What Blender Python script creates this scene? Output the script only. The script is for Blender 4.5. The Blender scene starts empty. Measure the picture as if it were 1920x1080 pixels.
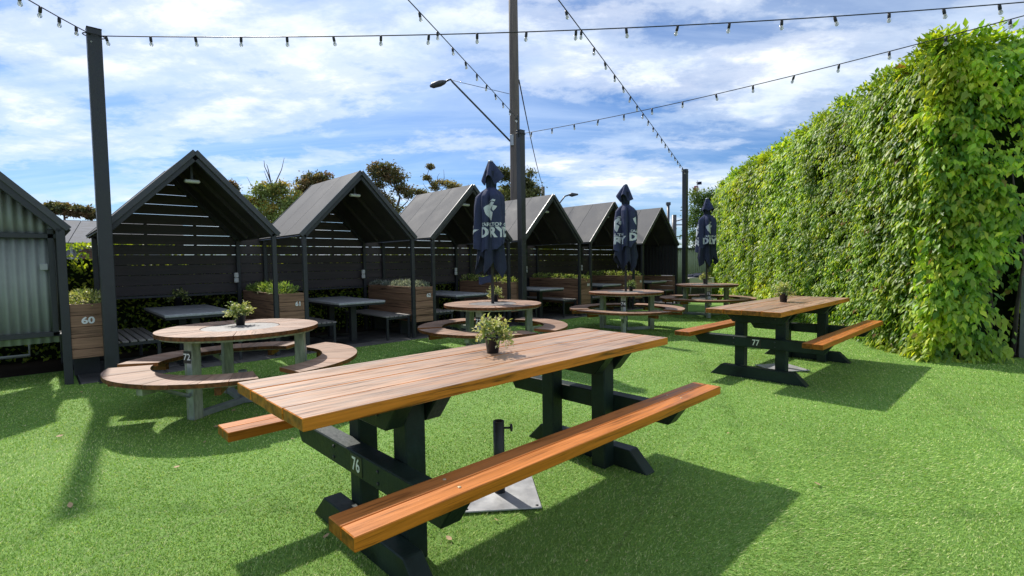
import bpy, bmesh, math, random
import numpy as np
from mathutils import Vector, Matrix, Quaternion

random.seed(7)
RNG = np.random.default_rng(11)
scene = bpy.context.scene
col = scene.collection
pi = math.pi

# ------------------------------------------------------------------ camera
CAM_H, F_PX, PITCH, ROLL = 1.2546, 944.5, 0.0516, -0.0138
cd = bpy.data.cameras.new("camera")
cam = bpy.data.objects.new("camera", cd)
col.objects.link(cam)
cd.sensor_width = 36.0
cd.sensor_fit = 'HORIZONTAL'
cd.lens = 36.0 * F_PX / 1920.0
cd.clip_start = 0.05
cd.clip_end = 2000
_cp, _sp, _cr, _sr = math.cos(PITCH), math.sin(PITCH), math.cos(ROLL), math.sin(ROLL)
_r, _f, _u = Vector((1, 0, 0)), Vector((0, _cp, -_sp)), Vector((0, _sp, _cp))
_r2, _u2 = _cr * _r + _sr * _u, -_sr * _r + _cr * _u
cam.matrix_world = Matrix(((_r2.x, _u2.x, -_f.x, 0), (_r2.y, _u2.y, -_f.y, 0), (_r2.z, _u2.z, -_f.z, CAM_H), (0, 0, 0, 1)))
scene.camera = cam

# ------------------------------------------------------------------ sky and sun
SH = Vector((0.575, -0.80))                       # horizontal shadow vector per metre of height
SUN_EL = math.atan2(1.0, SH.length)
SUN_AZ = math.atan2(-SH.x, -SH.y)                # measured from +Y towards +X
SUN_DIR = Vector((-SH.x, -SH.y, 1)).normalized()
world = bpy.data.worlds.new("World")
scene.world = world
world.use_nodes = True
wn, wl = world.node_tree.nodes, world.node_tree.links
wn.clear()


def N(tree, kind, **kw):
    n = tree.nodes.new(kind)
    for k, v in kw.items():
        if k == 'inp':
            for i, val in v.items():
                n.inputs[i].default_value = val
        else:
            setattr(n, k, v)
    return n


def ramp(tree, stops, interp='LINEAR'):
    n = tree.nodes.new('ShaderNodeValToRGB')
    n.color_ramp.interpolation = interp
    e = n.color_ramp.elements
    while len(e) < len(stops):
        e.new(0.5)
    for el, (p, c) in zip(e, stops):
        el.position = p
        el.color = (c, c, c, 1) if isinstance(c, (int, float)) else (*c, 1)
    return n


wt = world.node_tree
sky = N(wt, 'ShaderNodeTexSky', sky_type='NISHITA', sun_disc=False, sun_elevation=SUN_EL, sun_rotation=SUN_AZ,
        air_density=1.0, dust_density=0.6, ozone_density=2.2)
tc = N(wt, 'ShaderNodeTexCoord')
sep = N(wt, 'ShaderNodeSeparateXYZ')
wl.new(tc.outputs['Generated'], sep.inputs[0])
zc = N(wt, 'ShaderNodeMath', operation='MAXIMUM', inp={1: 0.0})
wl.new(sep.outputs['Z'], zc.inputs[0])
za = N(wt, 'ShaderNodeMath', operation='ADD', inp={1: 0.20})
wl.new(zc.outputs[0], za.inputs[0])
dx = N(wt, 'ShaderNodeMath', operation='DIVIDE')
dy = N(wt, 'ShaderNodeMath', operation='DIVIDE')
wl.new(sep.outputs['X'], dx.inputs[0]); wl.new(za.outputs[0], dx.inputs[1])
wl.new(sep.outputs['Y'], dy.inputs[0]); wl.new(za.outputs[0], dy.inputs[1])
cmb = N(wt, 'ShaderNodeCombineXYZ')
wl.new(dx.outputs[0], cmb.inputs[0]); wl.new(dy.outputs[0], cmb.inputs[1])
mp = N(wt, 'ShaderNodeMapping')
mp.inputs['Location'].default_value = (2.9, 8.8, 0)
mp.inputs['Rotation'].default_value = (0, 0, math.radians(8))
mp.inputs['Scale'].default_value = (0.78, 1.12, 1)
wl.new(cmb.outputs[0], mp.inputs[0])
# broad cloud fields, broken into puffs and thin streaks
n1 = N(wt, 'ShaderNodeTexNoise', inp={'Scale': 0.85, 'Detail': 5.0, 'Roughness': 0.5, 'Distortion': 0.25})
n2 = N(wt, 'ShaderNodeTexNoise', inp={'Scale': 3.4, 'Detail': 13.0, 'Roughness': 0.66, 'Distortion': 0.15})
wl.new(mp.outputs[0], n1.inputs['Vector']); wl.new(mp.outputs[0], n2.inputs['Vector'])
mxa = N(wt, 'ShaderNodeMath', operation='MULTIPLY', inp={1: 0.58})
mxb = N(wt, 'ShaderNodeMath', operation='MULTIPLY', inp={1: 0.42})
wl.new(n1.outputs[0], mxa.inputs[0]); wl.new(n2.outputs[0], mxb.inputs[0])
madd = N(wt, 'ShaderNodeMath', operation='ADD')
wl.new(mxa.outputs[0], madd.inputs[0]); wl.new(mxb.outputs[0], madd.inputs[1])
cmask = ramp(wt, [(0.455, 0.0), (0.52, 0.42), (0.60, 0.94)], 'EASE')
wl.new(madd.outputs[0], cmask.inputs[0])
# thick parts are a little greyer inside, edges lit
n3 = N(wt, 'ShaderNodeTexNoise', inp={'Scale': 2.2, 'Detail': 8.0, 'Roughness': 0.6})
wl.new(mp.outputs[0], n3.inputs['Vector'])
ccol = ramp(wt, [(0.36, (5.0, 6.2, 7.9)), (0.60, (8.9, 9.1, 9.3))])
wl.new(n3.outputs[0], ccol.inputs[0])
# thin high veil, stretched streaks
mpv = N(wt, 'ShaderNodeMapping')
mpv.inputs['Rotation'].default_value = (0, 0, math.radians(24))
mpv.inputs['Scale'].default_value = (0.35, 1.6, 1)
wl.new(cmb.outputs[0], mpv.inputs[0])
n4 = N(wt, 'ShaderNodeTexNoise', inp={'Scale': 1.4, 'Detail': 8.0, 'Roughness': 0.6, 'Distortion': 0.8})
wl.new(mpv.outputs[0], n4.inputs['Vector'])
veil = ramp(wt, [(0.40, 0.03), (0.75, 0.52)])
wl.new(n4.outputs[0], veil.inputs[0])
mx = N(wt, 'ShaderNodeMix', data_type='RGBA')
skyc = N(wt, 'ShaderNodeMix', data_type='RGBA', blend_type='MULTIPLY')
skyc.inputs[0].default_value = 1.0
skyc.inputs[7].default_value = (0.40, 0.60, 0.86, 1)
wl.new(sky.outputs[0], skyc.inputs[6])
mv = N(wt, 'ShaderNodeMix', data_type='RGBA')
mv.inputs[7].default_value = (7.2, 8.4, 9.9, 1)
wl.new(veil.outputs[0], mv.inputs[0]); wl.new(skyc.outputs[2], mv.inputs[6])
wl.new(cmask.outputs[0], mx.inputs[0]); wl.new(mv.outputs[2], mx.inputs[6]); wl.new(ccol.outputs[0], mx.inputs[7])
bg = N(wt, 'ShaderNodeBackground', inp={'Strength': 0.106})
wo = N(wt, 'ShaderNodeOutputWorld')
wl.new(mx.outputs[2], bg.inputs[0]); wl.new(bg.outputs[0], wo.inputs[0])

sl = bpy.data.lights.new("sun", 'SUN')
sl.energy = 4.2
sl.angle = math.radians(1.1)
sl.color = (1.0, 0.95, 0.87)
sun = bpy.data.objects.new("sun", sl)
sun.rotation_euler = (-SUN_DIR).to_track_quat('-Z', 'Y').to_euler()
sun.location = (-5, 8, 12)
col.objects.link(sun)

scene.view_settings.view_transform = 'Standard'
scene.view_settings.look = 'None'
scene.view_settings.exposure = 0.36
scene.view_settings.gamma = 1.0
scene.view_settings.use_curve_mapping = False
scene.render.resolution_x = 1024
scene.render.resolution_y = 576
scene.render.engine = 'CYCLES'
scene.cycles.max_bounces = 6
scene.cycles.diffuse_bounces = 3
scene.cycles.glossy_bounces = 3
scene.cycles.transmission_bounces = 4
scene.cycles.caustics_reflective = False
scene.cycles.caustics_refractive = False

# ------------------------------------------------------------------ helpers
def tag(o, label=None, cat=None, group=None, kind=None):
    if label: o['label'] = label
    if cat: o['category'] = cat
    if group: o['group'] = group
    if kind: o['kind'] = kind
    return o


def empty(name, loc=(0, 0, 0), rz=0.0, label=None, cat=None, group=None):
    o = bpy.data.objects.new(name, None)
    o.empty_display_size = 0.1
    col.objects.link(o)
    o.location = loc
    o.rotation_euler = (0, 0, rz)
    return tag(o, label, cat, group)


def ob(name, me, mat=None, parent=None, loc=(0, 0, 0), rot=(0, 0, 0), scale=None):
    o = bpy.data.objects.new(name, me)
    col.objects.link(o)
    if parent is not None: o.parent = parent
    o.location = loc
    o.rotation_euler = rot
    if scale is not None: o.scale = scale
    if mat is not None and len(me.materials) == 0: me.materials.append(mat)
    return o


def from_bm(name, bm, smooth=False):
    me = bpy.data.meshes.new(name)
    bm.to_mesh(me)
    bm.free()
    if smooth:
        for p in me.polygons: p.use_smooth = True
    return me


_boxes = {}


def box(sx, sy, sz, mat, bev=0.004, taper=None):
    """box centred on its middle, bevelled; cached by size and material"""
    key = (round(sx, 4), round(sy, 4), round(sz, 4), mat.name, bev)
    if key in _boxes: return _boxes[key]
    bm = bmesh.new()
    bmesh.ops.create_cube(bm, size=1.0)
    bmesh.ops.scale(bm, vec=(sx, sy, sz), verts=bm.verts)
    if bev > 0:
        bmesh.ops.bevel(bm, geom=bm.edges[:], offset=min(bev, min(sx, sy, sz) * 0.3), segments=1, affect='EDGES')
    me = from_bm('box', bm)
    me.materials.append(mat)
    _boxes[key] = me
    return me


def prism(pts, y0, y1, mat, bev=0.003, axis='Y'):
    """polygon of (x, z) points extruded along y from y0 to y1"""
    bm = bmesh.new()
    a = [bm.verts.new((x, y0, z)) for x, z in pts]
    b = [bm.verts.new((x, y1, z)) for x, z in pts]
    n = len(pts)
    bm.faces.new(a)
    bm.faces.new(b[::-1])
    for i in range(n):
        bm.faces.new((a[i], b[i], b[(i + 1) % n], a[(i + 1) % n]))
    bmesh.ops.recalc_face_normals(bm, faces=bm.faces[:])
    if bev > 0:
        bmesh.ops.bevel(bm, geom=bm.edges[:], offset=bev, segments=1, affect='EDGES')
    me = from_bm('prism', bm)
    me.materials.append(mat)
    return me


def tube(points, radii, mat, seg=8, cap=True, smooth=True):
    pts = [Vector(p) for p in points]
    if isinstance(radii, (int, float)): radii = [radii] * len(pts)
    bm = bmesh.new()
    rings = []
    ref = None
    for i, p in enumerate(pts):
        t = (pts[min(i + 1, len(pts) - 1)] - pts[max(i - 1, 0)]).normalized()
        if ref is None:
            ref = t.orthogonal().normalized()
        ref = (ref - t * ref.dot(t))
        ref = ref.normalized() if ref.length > 1e-6 else t.orthogonal().normalized()
        bi = t.cross(ref)
        rings.append([bm.verts.new(p + (ref * math.cos(2 * pi * k / seg) + bi * math.sin(2 * pi * k / seg)) * radii[i]) for k in range(seg)])
    for a, b in zip(rings, rings[1:]):
        for k in range(seg):
            bm.faces.new((a[k], a[(k + 1) % seg], b[(k + 1) % seg], b[k]))
    if cap:
        bm.faces.new(rings[0][::-1])
        bm.faces.new(rings[-1])
    me = from_bm('tube', bm, smooth)
    me.materials.append(mat)
    return me


def lathe(profile, mat, seg=24, smooth=True):
    bm = bmesh.new()
    rings = []
    for r, z in profile:
        rings.append([bm.verts.new((r * math.cos(2 * pi * k / seg), r * math.sin(2 * pi * k / seg), z)) for k in range(seg)])
    for a, b in zip(rings, rings[1:]):
        for k in range(seg):
            bm.faces.new((a[k], a[(k + 1) % seg], b[(k + 1) % seg], b[k]))
    bm.faces.new(rings[0][::-1])
    bm.faces.new(rings[-1])
    bmesh.ops.recalc_face_normals(bm, faces=bm.faces[:])
    me = from_bm('lathe', bm, smooth)
    me.materials.append(mat)
    return me


def sector(r0, r1, a0, a1, z0, z1, mat, n=4):
    """annular sector solid, angles in radians"""
    bm = bmesh.new()
    lo, hi = [], []
    for z, L in ((z0, lo), (z1, hi)):
        for r in (r0, r1):
            L.append([bm.verts.new((r * math.cos(a0 + (a1 - a0) * k / n), r * math.sin(a0 + (a1 - a0) * k / n), z)) for k in range(n + 1)])
    for k in range(n):
        bm.faces.new((hi[0][k], hi[1][k], hi[1][k + 1], hi[0][k + 1]))
        bm.faces.new((lo[0][k], lo[0][k + 1], lo[1][k + 1], lo[1][k]))
        bm.faces.new((lo[1][k], lo[1][k + 1], hi[1][k + 1], hi[1][k]))
        bm.faces.new((lo[0][k], hi[0][k], hi[0][k + 1], lo[0][k + 1]))
    bm.faces.new((lo[0][0], lo[1][0], hi[1][0], hi[0][0]))
    bm.faces.new((lo[0][n], hi[0][n], hi[1][n], lo[1][n]))
    bmesh.ops.recalc_face_normals(bm, faces=bm.faces[:])
    me = from_bm('sector', bm)
    me.materials.append(mat)
    return me


def text_mesh(s, size, mat, bold=0.012, depth=0.0, align='CENTER'):
    cu = bpy.data.curves.new('text', 'FONT')
    cu.body = s
    cu.size = size
    cu.align_x = align
    cu.align_y = 'CENTER'
    cu.offset = bold * size
    cu.extrude = depth
    cu.resolution_u = 3
    o = bpy.data.objects.new('text', cu)
    col.objects.link(o)
    bpy.context.view_layer.update()
    me = bpy.data.meshes.new_from_object(o.evaluated_get(bpy.context.evaluated_depsgraph_get()))
    bpy.data.objects.remove(o)
    bpy.data.curves.remove(cu)
    me.materials.clear()
    me.materials.append(mat)
    return me


def unit(a):
    return a / (np.linalg.norm(a, axis=-1, keepdims=True) + 1e-9)


def leaf_mesh(name, P, D, Nn, L, W, C, mat, fold=0.18):
    """one mesh of folded leaves: P base points, D tip directions, Nn rough normals, sizes L, W, colours C"""
    n = len(P)
    D = unit(D)
    S = unit(np.cross(D, Nn))
    Up = np.cross(S, D)
    L = np.broadcast_to(np.asarray(L, float), (n,))[:, None]
    W = np.broadcast_to(np.asarray(W, float), (n,))[:, None]
    mid = P + D * L * 0.42
    v = np.stack([P, mid + S * W * 0.5 + Up * W * fold, mid - Up * W * fold * 0.4, mid - S * W * 0.5 + Up * W * fold, P + D * L - Up * L * 0.08], 1).reshape(-1, 3)
    base = np.arange(n)[:, None] * 5
    tri = np.concatenate([base + np.array([[0, 2, 1]]), base + np.array([[0, 3, 2]]), base + np.array([[1, 2, 4]]), base + np.array([[2, 3, 4]])], 1).reshape(-1)
    me = bpy.data.meshes.new(name)
    me.vertices.add(len(v))
    me.vertices.foreach_set('co', v.astype(np.float32).ravel())
    me.loops.add(len(tri))
    me.loops.foreach_set('vertex_index', tri.astype(np.int32))
    nt = len(tri) // 3
    me.polygons.add(nt)
    me.polygons.foreach_set('loop_start', np.arange(0, nt * 3, 3, dtype=np.int32))
    me.polygons.foreach_set('loop_total', np.full(nt, 3, np.int32))
    me.update()
    at = me.color_attributes.new('Col', 'FLOAT_COLOR', 'POINT')
    cc = np.concatenate([np.repeat(C, 5, 0), np.ones((n * 5, 1))], 1)
    at.data.foreach_set('color', cc.astype(np.float32).ravel())
    me.materials.append(mat)
    return me


def fbm(p, seed=0, octaves=4, scale=1.0):
    """cheap smooth noise from rotated sine products, p (n,3) -> about -1..1"""
    r = np.random.default_rng(seed)
    out = np.zeros(len(p))
    amp, f = 1.0, scale
    for o in range(octaves):
        for _ in range(8):
            k = r.normal(size=3); k /= np.linalg.norm(k)
            out += amp * np.sin(p @ (k * f * 2.6) + r.uniform(0, 6.28)) / 4.2
        amp *= 0.55
        f *= 2.05
    return out


# ------------------------------------------------------------------ materials
def new_mat(name):
    m = bpy.data.materials.new(name)
    m.use_nodes = True
    t = m.node_tree
    b = t.nodes['Principled BSDF']
    return m, t, b


def m_plain(name, c, rough=0.5, metal=0.0, var=0.25, scale=6.0, bump=0.02, spec=0.5, bscale=60, stretch=(1, 1, 1)):
    """painted or plain material with blotchy tone variation, roughness variation and fine relief"""
    m, t, b = new_mat(name)
    tcn = N(t, 'ShaderNodeTexCoord')
    oi = N(t, 'ShaderNodeObjectInfo')
    mpn = N(t, 'ShaderNodeMapping', inp={'Scale': stretch})
    t.links.new(tcn.outputs['Object'], mpn.inputs[0])
    ad = N(t, 'ShaderNodeVectorMath', operation='ADD')
    sc = N(t, 'ShaderNodeVectorMath', operation='SCALE', inp={'Scale': 20.0})
    cb = N(t, 'ShaderNodeCombineXYZ')
    for i in range(3): t.links.new(oi.outputs['Random'], cb.inputs[i])
    t.links.new(cb.outputs[0], sc.inputs[0])
    t.links.new(mpn.outputs[0], ad.inputs[0]); t.links.new(sc.outputs[0], ad.inputs[1])
    no = N(t, 'ShaderNodeTexNoise', inp={'Scale': scale, 'Detail': 6.0, 'Roughness': 0.65})
    t.links.new(ad.outputs[0], no.inputs['Vector'])
    lo = tuple(x * (1 - var) for x in c)
    hi = tuple(min(1, x * (1 + var)) for x in c)
    rp = ramp(t, [(0.3, lo), (0.7, hi)])
    t.links.new(no.outputs[0], rp.inputs[0])
    t.links.new(rp.outputs[0], b.inputs['Base Color'])
    rr = ramp(t, [(0.3, max(0.02, rough - 0.1)), (0.7, min(1, rough + 0.12))])
    t.links.new(no.outputs[0], rr.inputs[0])
    t.links.new(rr.outputs[0], b.inputs['Roughness'])
    b.inputs['Metallic'].default_value = metal
    b.inputs['Specular IOR Level'].default_value = spec
    if bump > 0:
        n2_ = N(t, 'ShaderNodeTexNoise', inp={'Scale': bscale, 'Detail': 4.0})
        t.links.new(ad.outputs[0], n2_.inputs['Vector'])
        bp = N(t, 'ShaderNodeBump', inp={'Strength': min(1, bump * 10), 'Distance': 0.004})
        t.links.new(n2_.outputs[0], bp.inputs['Height'])
        t.links.new(bp.outputs[0], b.inputs['Normal'])
    return m


def m_wood(name, top, side, rough=0.42, grain_axis=0, stain=0.5, scale=1.0, radial=False, tvar=0.25, spec=0.25):
    """boards: weathered upper faces, oiled sides, grain along one local axis, knots and dark stains"""
    m, t, b = new_mat(name)
    lk = t.links
    tcn = N(t, 'ShaderNodeTexCoord')
    oi = N(t, 'ShaderNodeObjectInfo')
    cb = N(t, 'ShaderNodeCombineXYZ')
    for i in range(3): lk.new(oi.outputs['Random'], cb.inputs[i])
    sc = N(t, 'ShaderNodeVectorMath', operation='SCALE', inp={'Scale': 37.0})
    lk.new(cb.outputs[0], sc.inputs[0])
    ad = N(t, 'ShaderNodeVectorMath', operation='ADD')
    lk.new(tcn.outputs['Object'], ad.inputs[0]); lk.new(sc.outputs[0], ad.inputs[1])
    s3 = [34.0 * scale] * 3
    s3[grain_axis] = 1.6 * scale
    if radial:
        s3 = [14.0, 14.0, 14.0]
    mpn = N(t, 'ShaderNodeMapping', inp={'Scale': tuple(s3)})
    lk.new(ad.outputs[0], mpn.inputs[0])
    g = N(t, 'ShaderNodeTexNoise', inp={'Scale': 1.0, 'Detail': 8.0, 'Roughness': 0.62, 'Distortion': 0.6})
    lk.new(mpn.outputs[0], g.inputs['Vector'])
    s4 = [9.0] * 3
    s4[grain_axis] = 1.1
    mp2 = N(t, 'ShaderNodeMapping', inp={'Scale': tuple(s4)})
    lk.new(ad.outputs[0], mp2.inputs[0])
    st = N(t, 'ShaderNodeTexNoise', inp={'Scale': 1.0, 'Detail': 5.0, 'Roughness': 0.7, 'Distortion': 1.2})
    lk.new(mp2.outputs[0], st.inputs['Vector'])

    def grad(c, v):
        return ramp(t, [(0.30, tuple(x * (1 - min(0.8, v * 1.7)) for x in c)), (0.46, c), (0.70, tuple(min(1, x * (1 + v)) for x in c))])
    rt, rs = grad(top, tvar), grad(side, tvar)
    lk.new(g.outputs[0], rt.inputs[0]); lk.new(g.outputs[0], rs.inputs[0])
    sepn = N(t, 'ShaderNodeSeparateXYZ')
    lk.new(tcn.outputs['Normal'], sepn.inputs[0])
    msk = ramp(t, [(0.75, 0.0), (0.9, 1.0)])
    lk.new(sepn.outputs['Z'], msk.inputs[0])
    # wear: less weathering in blotches
    wr = ramp(t, [(0.35, 1.0), (0.75, 0.55)])
    lk.new(st.outputs[0], wr.inputs[0])
    mm = N(t, 'ShaderNodeMath', operation='MULTIPLY')
    lk.new(msk.outputs[0], mm.inputs[0]); lk.new(wr.outputs[0], mm.inputs[1])
    mx_ = N(t, 'ShaderNodeMix', data_type='RGBA')
    lk.new(mm.outputs[0], mx_.inputs[0]); lk.new(rs.outputs[0], mx_.inputs[6]); lk.new(rt.outputs[0], mx_.inputs[7])
    # dark stains
    dk = ramp(t, [(0.66, 1.0), (0.74, 1.0 - stain)])
    lk.new(st.outputs[0], dk.inputs[0])
    ml = N(t, 'ShaderNodeMix', data_type='RGBA', blend_type='MULTIPLY')
    ml.inputs[0].default_value = 1.0
    lk.new(mx_.outputs[2], ml.inputs[6]); lk.new(dk.outputs[0], ml.inputs[7])
    # fine drying cracks along the grain
    s5 = [75.0] * 3
    s5[grain_axis] = 2.4
    mp3 = N(t, 'ShaderNodeMapping', inp={'Scale': tuple(s5)})
    lk.new(ad.outputs[0], mp3.inputs[0])
    ck = N(t, 'ShaderNodeTexNoise', inp={'Scale': 1.0, 'Detail': 3.0, 'Roughness': 0.6, 'Distortion': 0.9})
    lk.new(mp3.outputs[0], ck.inputs['Vector'])
    ckr = ramp(t, [(0.60, 1.0), (0.70, 0.42)])
    lk.new(ck.outputs[0], ckr.inputs[0])
    mlc = N(t, 'ShaderNodeMix', data_type='RGBA', blend_type='MULTIPLY')
    mlc.inputs[0].default_value = 1.0
    lk.new(ml.outputs[2], mlc.inputs[6]); lk.new(ckr.outputs[0], mlc.inputs[7])
    ml = mlc
    # darker end grain, laminated in bands
    ab = N(t, 'ShaderNodeMath', operation='ABSOLUTE')
    lk.new(sepn.outputs[grain_axis], ab.inputs[0])
    eg = ramp(t, [(0.8, 0.0), (0.95, 1.0)])
    lk.new(ab.outputs[0], eg.inputs[0])
    bnd = N(t, 'ShaderNodeTexNoise', inp={'Scale': 28.0, 'Detail': 3.0})
    lk.new(ad.outputs[0], bnd.inputs['Vector'])
    bcol = ramp(t, [(0.35, tuple(x * 0.28 for x in side)), (0.65, tuple(x * 0.72 for x in side))])
    lk.new(bnd.outputs[0], bcol.inputs[0])
    mle = N(t, 'ShaderNodeMix', data_type='RGBA')
    lk.new(eg.outputs[0], mle.inputs[0]); lk.new(ml.outputs[2], mle.inputs[6]); lk.new(bcol.outputs[0], mle.inputs[7])
    if not radial: ml = mle
    # per-board tone
    pv = ramp(t, [(0.0, 0.80), (1.0, 1.16)])
    lk.new(oi.outputs['Random'], pv.inputs[0])
    m2_ = N(t, 'ShaderNodeMix', data_type='RGBA', blend_type='MULTIPLY')
    m2_.inputs[0].default_value = 1.0
    lk.new(ml.outputs[2], m2_.inputs[6]); lk.new(pv.outputs[0], m2_.inputs[7])
    lk.new(m2_.outputs[2], b.inputs['Base Color'])
    rr = ramp(t, [(0.3, rough - 0.08), (0.7, rough + 0.15)])
    lk.new(g.outputs[0], rr.inputs[0]); lk.new(rr.outputs[0], b.inputs['Roughness'])
    b.inputs['Specular IOR Level'].default_value = spec
    bp = N(t, 'ShaderNodeBump', inp={'Strength': 0.35, 'Distance': 0.003})
    lk.new(g.outputs[0], bp.inputs['Height']); lk.new(bp.outputs[0], b.inputs['Normal'])
    return m


def m_leaf(name, trans=0.38, rough=0.42, tint=(1.25, 1.15, 0.45), spec=0.45):
    m, t, b = new_mat(name)
    at = N(t, 'ShaderNodeVertexColor', layer_name='Col')
    t.links.new(at.outputs[0], b.inputs['Base Color'])
    b.inputs['Roughness'].default_value = rough
    b.inputs['Specular IOR Level'].default_value = spec
    tr = N(t, 'ShaderNodeBsdfTranslucent')
    tm = N(t, 'ShaderNodeMix', data_type='RGBA', blend_type='MULTIPLY')
    tm.inputs[0].default_value = 1.0
    tm.inputs[7].default_value = (*tint, 1)
    t.links.new(at.outputs[0], tm.inputs[6]); t.links.new(tm.outputs[2], tr.inputs[0])
    ms = N(t, 'ShaderNodeMixShader', inp={0: trans})
    t.links.new(b.outputs[0], ms.inputs[1]); t.links.new(tr.outputs[0], ms.inputs[2])
    t.links.new(ms.outputs[0], t.nodes['Material Output'].inputs[0])
    return m


M = {}
M['steel'] = m_plain('black_painted_steel', (0.032, 0.034, 0.037), 0.45, var=0.2, scale=8)
M['frame'] = m_plain('dark_green_painted_timber', (0.012, 0.023, 0.017), 0.5, var=0.55, scale=5, bump=0.05, bscale=40, spec=0.28, stretch=(1, 1, 1))
M['trim'] = m_plain('charcoal_metal_trim', (0.060, 0.062, 0.066), 0.40, var=0.2, scale=8)
M['roof'] = m_plain('charcoal_roof_sheet', (0.150, 0.145, 0.142), 0.78, var=0.14, scale=2.2, bump=0.01, spec=0.2)
M['lining'] = m_plain('dark_roof_lining', (0.045, 0.040, 0.038), 0.7, var=0.3, scale=3)
M['slat'] = m_plain('dark_stained_slat', (0.062, 0.049, 0.047), 0.6, var=0.35, scale=2.0, bump=0.06, bscale=25, stretch=(0.4, 8, 8))
M['tabletop'] = m_wood('weathered_table_board', (0.315, 0.226, 0.165), (0.52, 0.180, 0.016), 0.40, 0, 0.9, scale=1.6, tvar=0.45, spec=0.34)
M['seat'] = m_wood('oiled_seat_board', (0.40, 0.140, 0.036), (0.45, 0.140, 0.012), 0.40, 0, 0.45, scale=1.5, tvar=0.38)
M['roundwood'] = m_wood('weathered_round_table_board', (0.345, 0.235, 0.172), (0.27, 0.095, 0.032), 0.46, 0, 0.45, scale=1.6, tvar=0.36)
M['planter'] = m_wood('reclaimed_planter_board', (0.26, 0.175, 0.115), (0.27, 0.155, 0.095), 0.65, 0, 0.7, tvar=0.5)
M['greenpost'] = m_plain('treated_pale_green_post', (0.27, 0.29, 0.21), 0.6, var=0.5, scale=9, stretch=(3, 3, 0.6), bump=0.05)
M['galv'] = m_plain('galvanised_steel', (0.36, 0.38, 0.39), 0.38, metal=0.6, var=0.22, scale=14)
M['disc'] = m_plain('grey_centre_disc', (0.19, 0.175, 0.165), 0.5, var=0.25, scale=16, bump=0.04)
M['booth_top'] = m_plain('grey_booth_table_top', (0.40, 0.405, 0.415), 0.42, var=0.3, scale=30, bump=0.04)
M['bench_slat'] = m_plain('grey_bench_slat', (0.27, 0.25, 0.23), 0.55, var=0.3, scale=5, stretch=(6, 0.7, 6), bump=0.05)
M['plate'] = m_plain('steel_base_plate', (0.42, 0.42, 0.42), 0.45, metal=0.3, var=0.2, scale=9)
M['white'] = m_plain('white_lettering', (0.80, 0.80, 0.78), 0.5, var=0.08, scale=30, bump=0)
M['offwhite'] = m_plain('white_plastic', (0.74, 0.74, 0.71), 0.35, var=0.06, scale=20, bump=0)
M['blackplate'] = m_plain('black_number_plate', (0.012, 0.012, 0.013), 0.4, var=0.2)
M['pot'] = m_plain('black_plastic_pot', (0.022, 0.022, 0.024), 0.45, var=0.2)
M['navy'] = m_plain('navy_canvas', (0.044, 0.053, 0.108), 0.8, var=0.22, scale=9, bump=0.08, bscale=300, spec=0.2)
M['navydark'] = m_plain('dark_navy_canvas', (0.028, 0.034, 0.058), 0.85, var=0.25, scale=9, bump=0.08, bscale=300, spec=0.2)
M['print'] = m_plain('pale_canvas_print', (0.62, 0.66, 0.68), 0.8, var=0.06, scale=12, bump=0, spec=0.2)
M['corr'] = m_plain('pale_green_corrugated_steel', (0.29, 0.312, 0.286), 0.6, metal=0.0, var=0.10, scale=3, spec=0.3)
M['fence'] = m_plain('pale_green_fence_steel', (0.36, 0.42, 0.31), 0.5, var=0.08, scale=3)
M['bark'] = m_plain('grey_brown_bark', (0.13, 0.105, 0.085), 0.85, var=0.4, scale=9, bump=0.1, bscale=30, stretch=(3, 3, 0.5))
M['polewood'] = m_plain('weathered_power_pole', (0.165, 0.135, 0.112), 0.8, var=0.4, scale=5, bump=0.1, bscale=20, stretch=(5, 5, 0.25))
M['twig'] = m_plain('dead_twig', (0.08, 0.07, 0.065), 0.8)
M['core'] = m_plain('hedge_inside_shade', (0.012, 0.020, 0.008), 0.9, var=0.5, scale=10, spec=0.05)  # near-black colour stands in for the shade inside the hedges
M['soil'] = m_plain('dark_soil', (0.030, 0.022, 0.016), 0.95, var=0.4, scale=20, bump=0.2, spec=0.1)
M['asphalt'] = m_plain('asphalt', (0.055, 0.054, 0.052), 0.9, var=0.25, scale=0.8)
M['paver'] = m_plain('dark_paver', (0.10, 0.095, 0.09), 0.8, var=0.35, scale=6, bump=0.06)
M['cable'] = m_plain('black_rubber_cable', (0.012, 0.012, 0.013), 0.5)
M['tin'] = m_plain('old_grey_roof', (0.20, 0.20, 0.205), 0.85, var=0.35, scale=2.5, spec=0.1)
M['brick'] = m_plain('brown_brick', (0.25, 0.13, 0.075), 0.85, var=0.4, scale=12)
M['render'] = m_plain('pale_wall', (0.42, 0.41, 0.39), 0.8, var=0.15, scale=4)
M['greypost'] = m_plain('pale_grey_post', (0.40, 0.41, 0.40), 0.6, var=0.12, scale=4)
M['brass'] = m_plain('brass_screw', (0.62, 0.50, 0.32), 0.4, metal=0.6, var=0.1)
M['dryleaf'] = m_plain('dry_leaf', (0.46, 0.31, 0.16), 0.7, var=0.4, scale=30)
M['cloth'] = m_plain('white_tablecloth', (0.62, 0.60, 0.54), 0.8, var=0.1)
M['hedge'] = m_leaf('hedge_leaf', 0.52, 0.42, (1.3, 1.25, 0.4))
M['plantleaf'] = m_leaf('plant_leaf', 0.30, 0.5, (1.1, 1.1, 0.6), 0.3)
M['treeleaf'] = m_leaf('tree_leaf', 0.30, 0.5, (1.2, 1.1, 0.5), 0.3)
M['grass'] = m_leaf('turf_fibre', 0.30, 0.65, (1.1, 1.15, 0.5), 0.12)
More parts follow.
